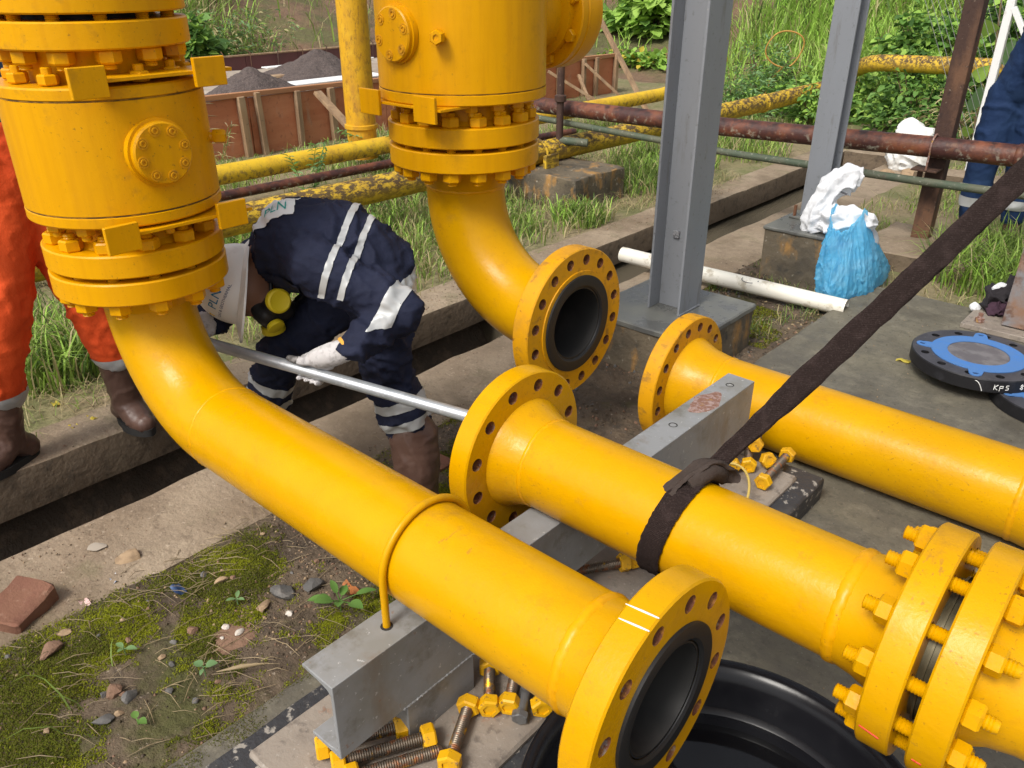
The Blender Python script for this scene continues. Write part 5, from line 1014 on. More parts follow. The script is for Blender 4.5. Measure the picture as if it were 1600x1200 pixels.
blob('bare_earth', -1.655, .735, sz_(-1.655, .735) - .006, .062, .075, .016, stone_r, None, n=40, seed=2., k=.5); tag(bpy.data.objects['bare_earth'], 'round bare reddish earth patch with white chips in the moss', 'earth patch')
stone('white chip on the bare reddish patch, upper', -1.690, .728, .011, stone_w, 51., (1.4, .8, .7), z=sz_(-1.69, .728) + .008)
stone('tan white chip on the bare reddish patch, lower', -1.645, .745, .013, stone_w, 52., (1.3, .9, .7), z=sz_(-1.645, .745) + .008)
stone('small white fragment in the bare reddish patch', -1.66, .70, .006, stone_w, 53., z=sz_(-1.66, .70) + .008)
def brickobj(label, c, dims, rz, tilt, seed):
    b = roughbox((-dims[0]/2, -dims[1]/2, -dims[2]/2), (dims[0]/2, dims[1]/2, dims[2]/2), amp=.018, s=18); m_ = Matrix.Translation(c) @ Euler((tilt, .08, rz)).to_matrix().to_4x4(); b.v = [tuple(m_ @ Vector(q)) for q in b.v]
    return tag(b.build('brick', brick_m, None, 40), label, 'brick')
brickobj('broken red brick at the left edge of the mossy soil', (-2.165, .385, -.024), (.115, .15, .07), R(25), .12, 1)
brickobj('piece of red brick beside the worker boot', (-1.85, 1.66, -.03), (.10, .07, .05), R(10), .1, 2)
stone('grey white pebble behind the spool flange', -1.74, 1.66, .022, stone_w, 60., (1.4, .8, .8))
# litter scraps
def scrap(name, label, x, y, s, mat, seed, cat='litter'):
    n = 7; vs = []; 
    for i in range(n):
        for j in range(n): vs.append((x + s * (i / (n-1) - .5) * 1.4, y + s * (j / (n-1) - .5) * .8, sz_(x, y) + .006 + .35 * s * float(fbm2(i * .5 + seed, j * .5, 1., 2))))
    return tag(MB().add(vs, [(i*n + j, i*n + j + 1, (i+1)*n + j + 1, (i+1)*n + j) for i in range(n-1) for j in range(n-1)]).build(name, mat, None, 60), label, cat)
scrap('plastic_scrap', 'small blue and white plastic scrap near the tan stone', -2.107, .618, .03, M('blue_scrap', (.05, .16, .42), .4, layers=[dict(s=90, lo=.5, hi=.55, c=(.7, .7, .7), f=.9)]), 1.)
scrap('plastic_scrap', 'crumpled dark blue foil scrap in the moss', -1.915, .715, .034, M('navy_foil', (.03, .06, .14), .3, .4), 4.)
scrap('shell_scrap', 'pink striped shell fragment near the brick chunk', -2.073, .515, .028, M('pink_shell', (.5, .27, .25), .6, layers=[dict(t='wave', s=60, lo=.4, hi=.6, c=(.65, .55, .5), f=.8)]), 7.)
scrap('fallen_leaf', 'orange brown fallen leaf above the leafy weed', -1.553, 1.04, .045, M('orange_leaf', (.38, .13, .035), .7), 9., 'leaf')
scrap('fallen_leaf', 'yellow leaf fallen on the slab left of the blind flanges', -.871, 3.57, .04, l_yel, 3., 'leaf'); bpy.data.objects['fallen_leaf.001'].location.z = .045
for k, (x, y) in enumerate([(-3.10, .92), (-3.35, .95), (-3.12, 1.0)]): scrap('fallen_leaf', 'small yellow leaf on the ground between the orange trouser legs', x, y, .035, l_yel, k, 'leaf')['group'] = 'yellow leaves on the verge'
# straw litter
b = MB()
for k in range(330):
    if k < 230: x, y = random.uniform(-2.12, -1.42), random.uniform(.05, 1.35)
    elif k < 270: x, y = random.gauss(-2.0, .06), random.gauss(.72, .10)
    elif k < 290: x, y = random.gauss(-1.62, .05), random.gauss(.60, .05)
    else: x, y = random.uniform(-2.2, -1.75), random.uniform(1.3, 2.3)
    a = random.gauss(.95, .7); L = random.uniform(.025, .12) * (1.2 if k > 230 else .9); z = sz_(x, y) + random.uniform(.004, .012); dx, dy_ = math.cos(a) * L, math.sin(a) * L; bend_ = random.uniform(-.15, .15) * L
    b.tube([(x, y, z), (x + dx * .5 - dy_ * bend_ * 4, y + dy_ * .5 + dx * bend_ * 4, z + random.uniform(0, .012)), (x + dx, y + dy_, sz_(x + dx, y + dy_) + .006)], [.0007, .0011 * random.uniform(.6, 1.3), .0005], 4)
b.build('straw', straw_m, None, 60, 'stuff')
b = MB(); b.tube([(-1.545, .62, -.02), (-1.50, .665, -.005), (-1.465, .72, -.012)], [.001, .006, .001], 6); tag(b.build('dry_leaf', straw_m, None, 60), 'long curled dry leaf on the moss near the slab edge', 'leaf')
# crumbs of soil and grit
def crumbs(name, n, x0, x1, y0, y1, zf, smin, smax, mats):
    P = scatter(n, x0, x1, y0, y1, lambda x, y: np.clip(fbm2(x + 2, y, 3.5, 4) * 2 + .45, .08, 1), zf); n = len(P); s = RNG.uniform(0, 1, n) ** 3 * (smax - smin) + smin
    O = np.array([(1, 0, 0), (-1, 0, 0), (0, 1, 0), (0, -1, 0), (0, 0, 1), (0, 0, -1)], float); V = P[:, None] + (O[None] * RNG.uniform(.5, 1.2, (n, 6, 1)) + RNG.normal(0, .2, (n, 6, 3))) * s[:, None, None]
    T = np.array([(0, 2, 4), (2, 1, 4), (1, 3, 4), (3, 0, 4), (2, 0, 5), (1, 2, 5), (3, 1, 5), (0, 3, 5)]); F = (np.arange(n)[:, None, None] * 6 + T[None]).reshape(-1, 3)
    return arrays(name, V.reshape(-1, 3), F, mats, None, 0, 'stuff', 3, np.repeat(RNG.choice(len(mats), n), 8))
crumbs('soil_crumbs', 9000, -2.14, XS0, -.1, 1.9, soilz, .0012, .0075, [soil_m, stone_r, soil_m, stone_t, mud_m])
crumbs('soil_crumbs', 5000, -2.14, XS0, 1.9, 4.5, soilz, .002, .012, [soil_m, stone_r, stone_g, mud_m])
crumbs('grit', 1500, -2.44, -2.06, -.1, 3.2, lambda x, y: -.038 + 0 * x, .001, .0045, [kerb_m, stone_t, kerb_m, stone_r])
crumbs('grit', 1600, -1.3, .4, 1.0, 4.4, lambda x, y: .001 + 0 * x, .001, .004, [soil_m, stone_t, stone_g])
crumbs('grit', 700, -3.17, -2.94, .0, 6, lambda x, y: -.038 + 0 * x, .0015, .006, [kerb_m, stone_t, stone_r])
crumbs('drain_debris', 6000, -2.9, -2.48, -.3, 3.2, drainz, .003, .02, [mud_m, soil_m, stone_g])
# little plants
def plant(label, c, ls, mat, stem=.02):
    t = thing('weed', label, 'weed', c); z = c[2]; b = MB()
    for (a, el, L, Wd, off) in ls:
        base = Vector(c) + Vector((0, 0, stem)) ; d = Vector((math.cos(a) * math.cos(el), math.sin(a) * math.cos(el), math.sin(el))); s = Vector((-math.sin(a), math.cos(a), 0)); u = s.cross(d) * -1
        p0 = base + d * off; vs = []; N = 7
        for i in range(N + 1):
            q = i / N; ww = Wd / 2 * math.sin(math.pi * min(1, q * .92 + .08)) ** .75 * (1.15 - .3 * q); c_ = p0 + d * L * q - Vector((0, 0, .25 * L * q * q))
            vs += [c_ - s * ww + u * ww * .3, c_, c_ + s * ww + u * ww * .3]
        MB().add(vs, [(i*3 + k, i*3 + k + 1, i*3 + 4 + k, i*3 + 3 + k) for i in range(N) for k in (0, 1)]).build('leaf', mat, t, 180); b.tube([Vector(c) - Vector((0, 0, .01)), base, p0], .0016, 5)
    b.build('stem', mat, t, 60); return t
plant('broad leaved green weed by the corner of the grey beam', (-1.505, .975, -.035), [(R(250), .5, .055, .044, .025), (R(10), .3, .05, .034, .04), (R(60), .25, .058, .022, .05), (R(170), .9, .048, .02, .025), (R(215), .05, .05, .028, .045), (R(120), .4, .04, .024, .018), (R(320), .6, .042, .026, .02)], l_mid, .03)
plant('small bright seedling with two round leaves in the moss', (-1.576, .604, -.035), [(R(60), .3, .03, .025, .006), (R(200), .35, .027, .022, .006), (R(310), .1, .018, .010, .008)], l_blue, .022)
plant('tiny seedling in the moss left of the straw cross', (-1.795, .502, -.035), [(R(40), .2, .03, .016, .006), (R(190), .25, .028, .015, .006), (R(290), .5, .02, .012, .004)], l_blue, .015)
plant('tiny seedling at the lower edge of the moss', (-1.56, .42, -.04), [(R(20), .2, .025, .02, .005), (R(170), .3, .025, .018, .005)], l_mid, .012)
plant('small weed in the upper moss near the dark stones', (-1.745, .80, -.035), [(R(20), .4, .025, .012, .005), (R(140), .3, .03, .012, .005), (R(250), .4, .028, .012, .005)], l_blue, .012)
P = np.array([(-1.72, .33, -.04), (-1.69, .35, -.04), (-1.66, .29, -.04), (-1.78, .46, -.04), (-1.6, .33, -.04), (-1.85, .33, -.04)]); blades('grass_blade', P, np.array([.12, .09, .11, .07, .06, .08]), np.full(6, .004), np.array([.9, .7, 1.1, .8, .9, .9]), [g_green], np.zeros(6, int))
# leaf litter on the drain floor
P = scatter(2500, -2.9, -2.48, -.2, 3.4, lambda x, y: np.clip(fbm2(x, y, 4, 3) * 2 + .3, 0, 1), drainz); n = len(P); a = rnd(n, 0, 6.3)
V, F = leaves(P + [0, 0, .006], np.stack([np.cos(a), np.sin(a), rnd(n, -.2, .5)], 1), rnd(n, .015, .04), rnd(n, .008, .02)); arrays('leaf_litter', V, F, [M('litter_brown', (.10, .068, .04), .9), M('litter_dark', (.045, .033, .022), .9), soil_m], None, 0, 'stuff', 3, np.tile(RNG.choice(3, n), 6))
P = scatter(900, -2.2, -1.3, 3.3, 4.5, lambda x, y: .5 + 0 * x, soilz); n = len(P); a = rnd(n, 0, 6.3)
V, F = leaves(P + [0, 0, .004], np.stack([np.cos(a), np.sin(a), rnd(n, -.1, .3)], 1), rnd(n, .01, .03), rnd(n, .006, .015)); arrays('leaf_litter', V, F, [MATS['litter_brown'], straw_m, MATS['litter_dark']], None, 0, 'stuff', 3, np.tile(RNG.choice(3, n), 6))
# ------------------------------------------------------------------ blue bag, white cloth, sack, fence
film = M('blue_plastic_film', (.18, .64, .95), .2, spec=.5, layers=[dict(s=9, d=5, lo=.45, hi=.65, c=(.30, .68, .92), f=.7), dict(s=5, d=4, lo=.55, hi=.7, c=(.10, .42, .70), f=.6)], bump=[dict(s=26, d=6, k=.8, dist2=.02), dict(s=60, st=(1, 1, .3), d=3, k=.6, dist2=.008)], two=.55, alpha=.85)
bag = thing('plastic_bag', 'sky blue plastic bag slumped against the stained pedestal', 'bag', (-1.42, 4.42, 0))
n, m_ = 260, 90; A_, Q_ = np.meshgrid(2 * np.pi * np.arange(n) / n, np.linspace(0, 1, m_ + 1), indexing='ij'); A_ = A_.T; Q_ = Q_.T
ca, sa = np.cos(A_), np.sin(A_); ridge = lambda v: np.clip(1 - np.abs(v) * 2.6, 0, 1) ** 2
G = np.stack([ca * 1.6 + 3, sa * 1.6, Q_ * .9], -1); wv_ = fbm(G, 1.2, 3)
f1 = ridge(np.sin(A_ * 6 + 3.5 * wv_ + 1.5 * Q_) * .45) * np.clip(Q_ * 1.6, .15, 1); f2 = ridge(fbm(np.stack([ca * 2.6, sa * 2.6, Q_ * 2.4 + .6 * wv_], -1), 1.7, 3)); f3 = ridge(fbm(np.stack([ca * 5, sa * 5, Q_ * 6], -1), 1.5, 2))
pr_ = 1.02 - .10 * (1 - Q_) ** 8 - 0.66 * Q_ ** 1.35 + .10 * np.exp(-((Q_ - 1.) / .10) ** 2)
rad = pr_ * (1 + .09 * f1 + .07 * f2 + .03 * f3 - .05 + .20 * wv_)
skew = 1 + .85 * np.clip(sa, 0, 1) * (1 - Q_) ** 1.5
Z_ = .37 * Q_ ** .95 * (1 + .10 * np.sin(2 * A_ + 1)) + .05 * fbm(np.stack([ca * 2 + 8, sa * 2, 0 * Q_], -1), 1.2, 3) * Q_ ** 3
XX = -1.435 + .155 * rad * ca - .05 * Q_; YY = 4.36 + .285 * rad * sa * skew - .02 * Q_
vs = np.stack([XX, YY, Z_ - .004], -1).reshape(-1, 3); fs = [(j*n + i, j*n + (i+1) % n, (j+1)*n + (i+1) % n, (j+1)*n + i) for j in range(m_) for i in range(n)]
MB().add([tuple(q) for q in vs], fs).build('film', film, bag, 180)
b = MB(); b.sphere((-1.46, 4.40, .13), .13, 20, 12, 0, (.75, 1.25, .9)); b.sphere((-1.45, 4.50, .20), .09, 16, 10, 0, (1, 1, 1.2)); b.build('contents', M('pale_bag_contents', (.45, .47, .5), .8), bag, 60)
clothm = M('white_fabric', (.72, .73, .75), .85, spec=.2, layers=[dict(s=14, d=6, lo=.5, hi=.68, c=(.55, .56, .58), f=.6)], bump=[dict(s=24, d=6, k=.7, dist2=.015)])
cl = thing('white_coverall', 'crumpled white cloth garment hanging over the stained pedestal above the blue bag', 'garment', (-1.6, 4.45, .26))
def crumple(path, rads, n=72, m=60, amp=.3, s=14, seed=0, folds=0.):
    b = MB(); P = [Vector(p) for p in path]; T = np.linspace(0, len(P) - 1, m); pts = []; rr_ = []
    for t_ in T:
        i = min(int(t_), len(P) - 2); f = t_ - i; p0 = P[max(i-1, 0)]; p1 = P[i]; p2 = P[i+1]; p3 = P[min(i+2, len(P)-1)]
        pts.append(.5 * ((2*p1) + (p2 - p0) * f + (2*p0 - 5*p1 + 4*p2 - p3) * f*f + (3*p1 - p0 - 3*p2 + p3) * f**3)); rr_.append(rads[i] + (rads[i+1] - rads[i]) * f)
    b.tube(pts, rr_, n); V = np.array(b.v); N_ = V - np.repeat(np.array([list(p) for p in pts]), n, 0)[:len(V)]
    d = amp * (2.2 * np.clip(1 - np.abs(fbm(V + seed, s, 3)) * 3.4, 0, 1) ** 2 - .6) + amp * .6 * fbm(V + seed, s * .5, 2); an = (np.tile(np.arange(n), len(pts)) * 2 * np.pi / n)[:len(V)]; d = d + folds * (1 - 2 * np.abs(np.sin(an * 3.5 + 2.5 * fbm(V, 7., 3) + seed))); b.v = [tuple(v) for v in V + N_ * d[:, None]]; return b
crumple([(-1.64, 4.36, .265), (-1.665, 4.36, .35), (-1.655, 4.38, .43), (-1.62, 4.42, .50), (-1.565, 4.46, .535), (-1.525, 4.49, .525)], [.075, .072, .06, .066, .078, .05], amp=.13, s=9, seed=1, folds=.16).build('sleeve', clothm, cl, 180)
crumple([(-1.63, 4.38, .30), (-1.57, 4.36, .33), (-1.50, 4.36, .345), (-1.43, 4.40, .345), (-1.38, 4.46, .33)], [.06, .08, .07, .055, .02], amp=.13, s=9, seed=5, folds=.18).build('drape', clothm, cl, 180)
MB().box((-1.60, 4.385, .478), (-1.535, 4.389, .488), rot=(0, R(20), R(20))).build('zip_print', M('dark_print', (.08, .08, .09), .7), cl, 0)
ck = thing('dark_clothes', 'bundle of dark and white cloth at the foot of the right column', 'cloth', (-.72, 4.42, .03))
crumple([(-.76, 4.36, .05), (-.72, 4.40, .10), (-.68, 4.43, .12), (-.63, 4.45, .09)], [.03, .055, .06, .03], amp=.35, seed=8).build('black_cloth', M('black_fabric', (.018, .015, .018), .9), ck, 180)
crumple([(-.74, 4.33, .045), (-.70, 4.35, .06), (-.65, 4.36, .055)], [.02, .035, .02], amp=.35, seed=12).build('purple_cloth', M('plum_fabric', (.045, .02, .035), .9), ck, 180)
crumple([(-.75, 4.41, .13), (-.72, 4.41, .155), (-.69, 4.42, .15)], [.015, .028, .012], amp=.4, seed=14).build('white_cloth', clothm, ck, 180)
crumple([(-.82, 4.36, .03), (-.80, 4.37, .045), (-.78, 4.38, .03)], [.012, .02, .01], amp=.4, seed=18).build('white_cloth', clothm, ck, 180)
sk = thing('white_sack', 'white woven sack standing beyond the end of the drain', 'sack', (-2.2, 7.7, -.05))
crumple([(-2.20, 7.75, -.06), (-2.21, 7.75, .05), (-2.22, 7.76, .2), (-2.23, 7.77, .31), (-2.22, 7.78, .345)], [.17, .20, .19, .13, .03], amp=.12, s=6, seed=3).build('sack', M('woven_white', (.70, .70, .68), .8, layers=[dict(s=7, d=6, lo=.55, hi=.7, c=(.42, .38, .32), f=.6)], bump=[dict(s=30, k=.3, dist2=.01)]), sk, 180)
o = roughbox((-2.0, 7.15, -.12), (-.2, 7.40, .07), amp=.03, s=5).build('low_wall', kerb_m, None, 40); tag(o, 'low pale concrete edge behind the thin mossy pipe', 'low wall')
for k, (x, y, s) in enumerate([(-2.28, 7.35, .07), (-2.12, 7.40, .09), (-2.02, 7.32, .06), (-1.9, 7.42, .08)]): stone('pale rock heaped against the white sack', x, y, s, stone_t, 70 + k, group='rocks beside the white sack', z=-.06)
whp = M('white_fence_paint', (.70, .70, .69), .6, layers=[dict(s=14, d=7, lo=.58, hi=.7, c=(.4, .36, .3), f=.6)])
fe = thing('fence', 'white metal fence frame with wire mesh at the right edge', 'fence', (-1.6, 7.5, 0))
for (x, y) in ((-1.685, 7.5), (-1.17, 7.5), (.6, 7.5)): MB().box((x - .028, y - .028, -.1), (x + .028, y + .028, 1.5), ch=.003).build('post', whp, fe, 30)
MB().beam((-1.66, 7.49, 1.27), (-1.19, 7.49, .55), .04, .04, .003).build('brace', whp, fe, 30)
wm = M('fence_wire', (.3, .3, .29), .5, .5)
for k in range(40):
    x = -1.64 + .05 * k
    for sg in (1, -1): MB().tube([(x, 7.53, 0), (x + sg * .75, 7.53, 1.45)], .002, 4).build('wire', wm, fe, 0)
# ------------------------------------------------------------------ people
def evalmesh(o):
    dg = bpy.context.evaluated_depsgraph_get(); me = bpy.data.meshes.new_from_object(o.evaluated_get(dg)); return me
def caps(b, chain, n=18):               # chain of (point, radius): spheres + tapered tubes
    for (p, r) in chain: b.sphere(p, r, n, n // 2)
    for (p, r), (q, s) in zip(chain[:-1], chain[1:]): b.tube([p, tuple((Vector(p) + Vector(q)) / 2), q], [r, (r + s) / 2, s], n)
def fuse(name, chains, vox, smooth_it, mat, parent, wr=0., wscale=9., extra=None, ell=(), st=None):
    b = MB()
    for c in chains: caps(b, c)
    for (c, sc, rot) in ell: b.sphere(c, 1., 24, 14, 0, sc, rot)
    o = b.build(name, mat, None, 0); md = o.modifiers.new('r', 'REMESH'); md.mode = 'VOXEL'; md.voxel_size = vox
    sm_ = o.modifiers.new('s', 'SMOOTH'); sm_.iterations = smooth_it; sm_.factor = .5
    me = evalmesh(o); bpy.data.objects.remove(o)
    n = len(me.vertices); V = np.empty(n * 3); me.vertices.foreach_get('co', V); V = V.reshape(-1, 3); N_ = np.empty(n * 3); me.vertices.foreach_get('normal', N_); N_ = N_.reshape(-1, 3)
    if wr:
        Q = V * (1 if st is None else np.array(st)); warp = np.stack([fbm(Q + 5, wscale * .6, 2), fbm(Q + 9, wscale * .6, 2), fbm(Q + 13, wscale * .6, 2)], 1)
        d = wr * (1.15 * np.clip(1 - 3.2 * np.abs(fbm(Q + warp * .07, wscale, 2)), 0, 1) ** 1.6 - .35) + wr * .45 * np.clip(1 - 3.4 * np.abs(fbm(Q * np.array([1, 1, 1.6]) + 31, wscale * 1.9, 2)), 0, 1) ** 2 + wr * .5 * fbm(Q, wscale * .4, 2); V = V + N_ * d[:, None]
    me.vertices.foreach_set('co', V.ravel()); me.materials.clear(); me.materials.append(mat); me.update()
    return link(name, me, parent, 180)
def cutband(name, src, planes, off, mat, parent, thick=.0025):
    """piece of src's surface between planes [(co, no)...] (kept on the side no points to), lifted off by `off`"""
    bm = bmesh.new(); bm.from_mesh(src.data)
    for co, no in planes:
        bmesh.ops.bisect_plane(bm, geom=bm.verts[:] + bm.edges[:] + bm.faces[:], plane_co=Vector(co), plane_no=Vector(no), clear_inner=True)
    bm.normal_update()
    for v in bm.verts: v.co += v.normal * off
    me = bpy.data.meshes.new(name); bm.to_mesh(me); bm.free(); me.materials.clear(); me.materials.append(mat); return link(name, me, parent, 180)
def text_geo(txt, size):
    cu = bpy.data.curves.new('t', 'FONT'); cu.body = txt; cu.size = size; cu.align_x = 'CENTER'; cu.align_y = 'CENTER'; cu.resolution_u = 3
    o = bpy.data.objects.new('t', cu); COL.objects.link(o); me = evalmesh(o); v = [tuple(q.co) for q in me.vertices]; f = [tuple(p.vertices) for p in me.polygons]
    bpy.data.objects.remove(o); bpy.data.curves.remove(cu); bpy.data.meshes.remove(me); return v, f
navy = M('navy_twill', (.012, .015, .034), .8, spec=.25, layers=[dict(s=6, d=5, lo=.45, hi=.65, c=(.018, .022, .048), f=.8)], bump=[dict(s=400, k=.15, dist2=.001), dict(s=22, d=5, k=.45, dist2=.012)])
navy2 = M('blue_navy_twill', (.012, .03, .085), .8, spec=.25, layers=[dict(s=6, d=5, lo=.45, hi=.65, c=(.02, .045, .11), f=.8)], bump=[dict(s=22, d=5, k=.45, dist2=.012)])
orange = M('orange_workwear', (.78, .10, .022), .75, spec=.25, layers=[dict(s=5, d=5, lo=.4, hi=.65, c=(.68, .075, .016), f=.8)], bump=[dict(s=18, d=5, k=.4, dist2=.015)])
blueshirt = M('blue_shirt', (.03, .075, .19), .8)
refl = M('silver_reflective_tape', (.44, .45, .45), .45, .15, layers=[dict(s=30, d=5, lo=.5, hi=.65, c=(.42, .42, .42), f=.7)])
skin = M('brown_skin', (.22, .105, .062), .55, sss=.1); hairm = M('black_hair', (.012, .01, .009), .6)
bootm = M('brown_boot_leather', (.085, .045, .033), .42, spec=.5, layers=[dict(s=7, d=5, lo=.45, hi=.65, c=(.13, .075, .057), f=.7)], bump=[dict(s=30, d=4, k=.25, dist2=.008)]); solem = M('black_boot_sole', (.018, .017, .016), .75)
glovem = M('white_knit_glove', (.62, .60, .60), .9, spec=.1, layers=[dict(s=60, d=4, lo=.5, hi=.65, c=(.36, .34, .34), f=.7)], bump=[dict(t='wave', s=110, dist=1., k=.5, dist2=.003)]); glovedirt = M('blackened_glove', (.10, .095, .09), .85, layers=[dict(s=50, lo=.45, hi=.6, c=(.35, .33, .32), f=.7)])
def boot(parent, ank, toe, top, label=None, r=.062):
    ank = Vector(ank); toe = Vector(toe); top = Vector(top); d = (toe - ank); d.z = 0; d.normalize(); z0 = toe.z
    heel = Vector((ank.x, ank.y, z0 + .05)) - d * .055
    o = fuse('boot', [[(tuple(top), r), (tuple((top + ank) / 2), r * .97), (tuple(ank), .056), (tuple(Vector((ank.x, ank.y, z0 + .06)) + d * .05), .05), (tuple(Vector((toe.x, toe.y, z0 + .045)) - d * .05), .048), (tuple(Vector((toe.x, toe.y, z0 + .040)) - d * .012), .040)], [(tuple(heel), .045), (tuple(ank), .054)]], .008, 6, bootm, parent, .004, 14)
    bm = bmesh.new(); bm.from_mesh(o.data)
    for v in bm.verts:
        if v.co.z < z0 + .022: v.co.z = z0 + .022
    bm.to_mesh(o.data); bm.free()
    s = d.cross(Vector((0, 0, 1))); out = []
    Lf = (toe - Vector((heel.x, heel.y, toe.z))).length + .06
    for k in range(28):
        a = 2 * math.pi * k / 28; u = math.cos(a); w = math.sin(a); wid = .052 - .006 * (u < -.2) ; out.append(Vector((heel.x, heel.y, 0)) + d * (Lf * .5 - .035 + u * Lf * .52) + s * (w * wid * (1 - .12 * abs(u) ** 4)))
    vs = [(*q.xy, z0 + .001) for q in out] + [(*(q.xy), z0 + .03) for q in out]; n = 28
    MB().add(vs, [(i, (i+1) % n, n + (i+1) % n, n + i) for i in range(n)] + [tuple(range(n)), tuple(range(n, 2*n))]).build('sole', solem, o, 40)
    return o
def hand(name, w, palm, fdir, up, mat, parent, curl=.5):     # relaxed hand: w wrist, palm centre, finger direction
    w = Vector(w); palm = Vector(palm); f = Vector(fdir).normalized(); u = Vector(up).normalized(); s = f.cross(u).normalized(); ch = [[(tuple(w), .026), (tuple(palm), .03)]]
    for k, L in enumerate((.07, .08, .075, .058)):
        b0 = palm + f * .03 + s * (.027 - .018 * k); b1 = b0 + (f * math.cos(curl * .6) - u * math.sin(curl * .6)) * L * .55; b2 = b1 + (f * math.cos(curl * 1.6) - u * math.sin(curl * 1.6)) * L * .45
        ch.append([(tuple(palm + s * (.02 - .013 * k)), .014), (tuple(b0), .0100), (tuple(b1), .0090), (tuple(b2), .0075)])
    ch.append([(tuple(palm - f * .02 + s * .02), .014), (tuple(palm + s * .05 + f * .01), .011), (tuple(palm + s * .062 + f * .04 - u * .01), .0085)])
    return fuse(name, ch, .0045, 3, mat, parent)

# --- worker in navy, bent over between the two lines
wk = thing('person', 'worker in navy coverall bending down, white helmet and mask, gripping a steel bar', 'person', (-1.9, 1.28, -.04))
J = dict(pel=(-1.80, 1.405, .775), waist=(-1.862, 1.360, .835), chest=(-1.95, 1.285, .838), neck=(-2.03, 1.222, .812), head=(-2.075, 1.178, .725), Ls=(-1.82, 1.232, .83), Le=(-1.600, 1.345, .722), Lw=(-1.650, 1.195, .640),
         Rs=(-2.12, 1.345, .83), Re=(-2.28, 1.24, .66), Rw=(-2.13, 1.07, .63), Lh=(-1.728, 1.375, .735), Lk=(-1.762, 1.41, .45), Lb=(-1.692, 1.44, .20), La=(-1.655, 1.42, .05), Rh=(-1.895, 1.43, .72), Rk=(-2.07, 1.235, .47), Rb=(-2.15, 1.19, .24), Ra=(-2.18, 1.195, .05))
Rv = Vector((.74675, .6651, 0)); Uv = Vector((-.30453, .34192, .88902)); Bv = Vector((.59129, -.66388, .45787))     # bases used only to lay out the pose
hup = (-Rv * .93 + Uv * .10 + Bv * .32).normalized(); hf = (-Uv * .92 + Bv * .42 + Rv * .25); hf = (hf - hup * hf.dot(hup)).normalized(); hs = hup.cross(hf).normalized()
HC = Vector(J['head'])
def hp(a, b, c): return tuple(HC + hf * a + hs * b + hup * c)      # head frame: forward, side, up
body = fuse('body', [[(J['pel'], .095), (J['waist'], .09), (J['chest'], .10), (J['neck'], .06), (hp(-.02, 0, -.07), .056), (hp(0, 0, 0), .082)],
    [(hp(0, 0, .02), .088), (hp(.02, 0, .01), .08)], [(hp(.045, 0, -.05), .052), (hp(.065, 0, -.085), .030)], [(hp(.085, 0, 0), .014), (hp(.103, 0, -.025), .013)],
    [(hp(-.005, .075, -.005), .016), (hp(-.012, .083, -.012), .014), (hp(-.004, .078, -.03), .010)], [(hp(-.005, -.075, -.005), .016), (hp(-.012, -.083, -.012), .014)],
    [(J['Ls'], .05), (J['Le'], .038), (J['Lw'], .030)], [(J['Rs'], .05), (J['Re'], .038), (J['Rw'], .03)], [(J['Lh'], .06), (J['Lk'], .045), (J['La'], .035)], [(J['Rh'], .06), (J['Rk'], .045), (J['Ra'], .035)], [(J['chest'], .095), (J['Ls'], .05)], [(J['chest'], .095), (J['Rs'], .05)]], .008, 4, skin, wk)
cov = fuse('coverall', [[(J['pel'], .128), (J['waist'], .122), (J['chest'], .136), ((-2.005, 1.238, .822), .078)], [(J['chest'], .125), (J['Ls'], .082), ((-1.71, 1.288, .776), .066), (J['Le'], .062), ((-1.625, 1.27, .682), .052), ((-1.644, 1.21, .648), .043)], [(J['chest'], .12), (J['Rs'], .078), (J['Re'], .06), (J['Rw'], .045)],
    [(J['pel'], .12), (J['Lh'], .094), ((-1.745, 1.392, .59), .079), (J['Lk'], .071), ((-1.722, 1.428, .315), .073), ((-1.70, 1.437, .235), .066)], [(J['pel'], .12), (J['Rh'], .094), ((-1.98, 1.325, .595), .080), (J['Rk'], .070), ((-2.11, 1.21, .34), .066), (J['Rb'], .058)], [(J['Lh'], .085), (J['Rh'], .085)]], .0075, 4, navy, wk, .0125, 12.)
# belt seam, pocket, reflective tape
def tube_band(nm, p, q, t0, t1, src, keep=None, off=.003):
    p = Vector(p); q = Vector(q); d = (q - p).normalized(); L = (q - p).length
    pl = [(p + d * (t0 * L), d), (p + d * (t1 * L), -d)] + (keep or []); return cutband(nm, src, pl, off, refl, src)
kp = [(Vector(J['Le']) + Vector((0, 0, 0)), Vector((.8, .2, .1)) * 1.)]
tube_band('reflective_band', J['Ls'], J['Le'], .84, 1.02, cov, [((-1.69, 1.30, .76), (.83, .45, -.1)), ((-1.7, 1.3, .70), (0, 0, 1))])
for t0, t1 in ((.30, .42), (.54, .66)): tube_band('reflective_band', J['Lk'], J['Lb'], t0, t1, cov, [((-1.90, 1.37, .3), (1, .3, 0)), ((0, 0, .46), (0, 0, -1))])
for t0, t1 in ((.30, .42), (.54, .66)): tube_band('reflective_band', J['Rk'], J['Rb'], t0, t1, cov, [((-1.93, 1.30, .3), (-1, -.3, 0)), ((0, 0, .46), (0, 0, -1))])
wd_ = Vector(J['pel']) - Vector(J['chest']); 
for t0, t1 in ((.54, .63), (.80, .89)): tube_band('reflective_band', J['chest'], J['pel'], t0, t1, cov, [((0, 0, .76), (0, 0, 1))])
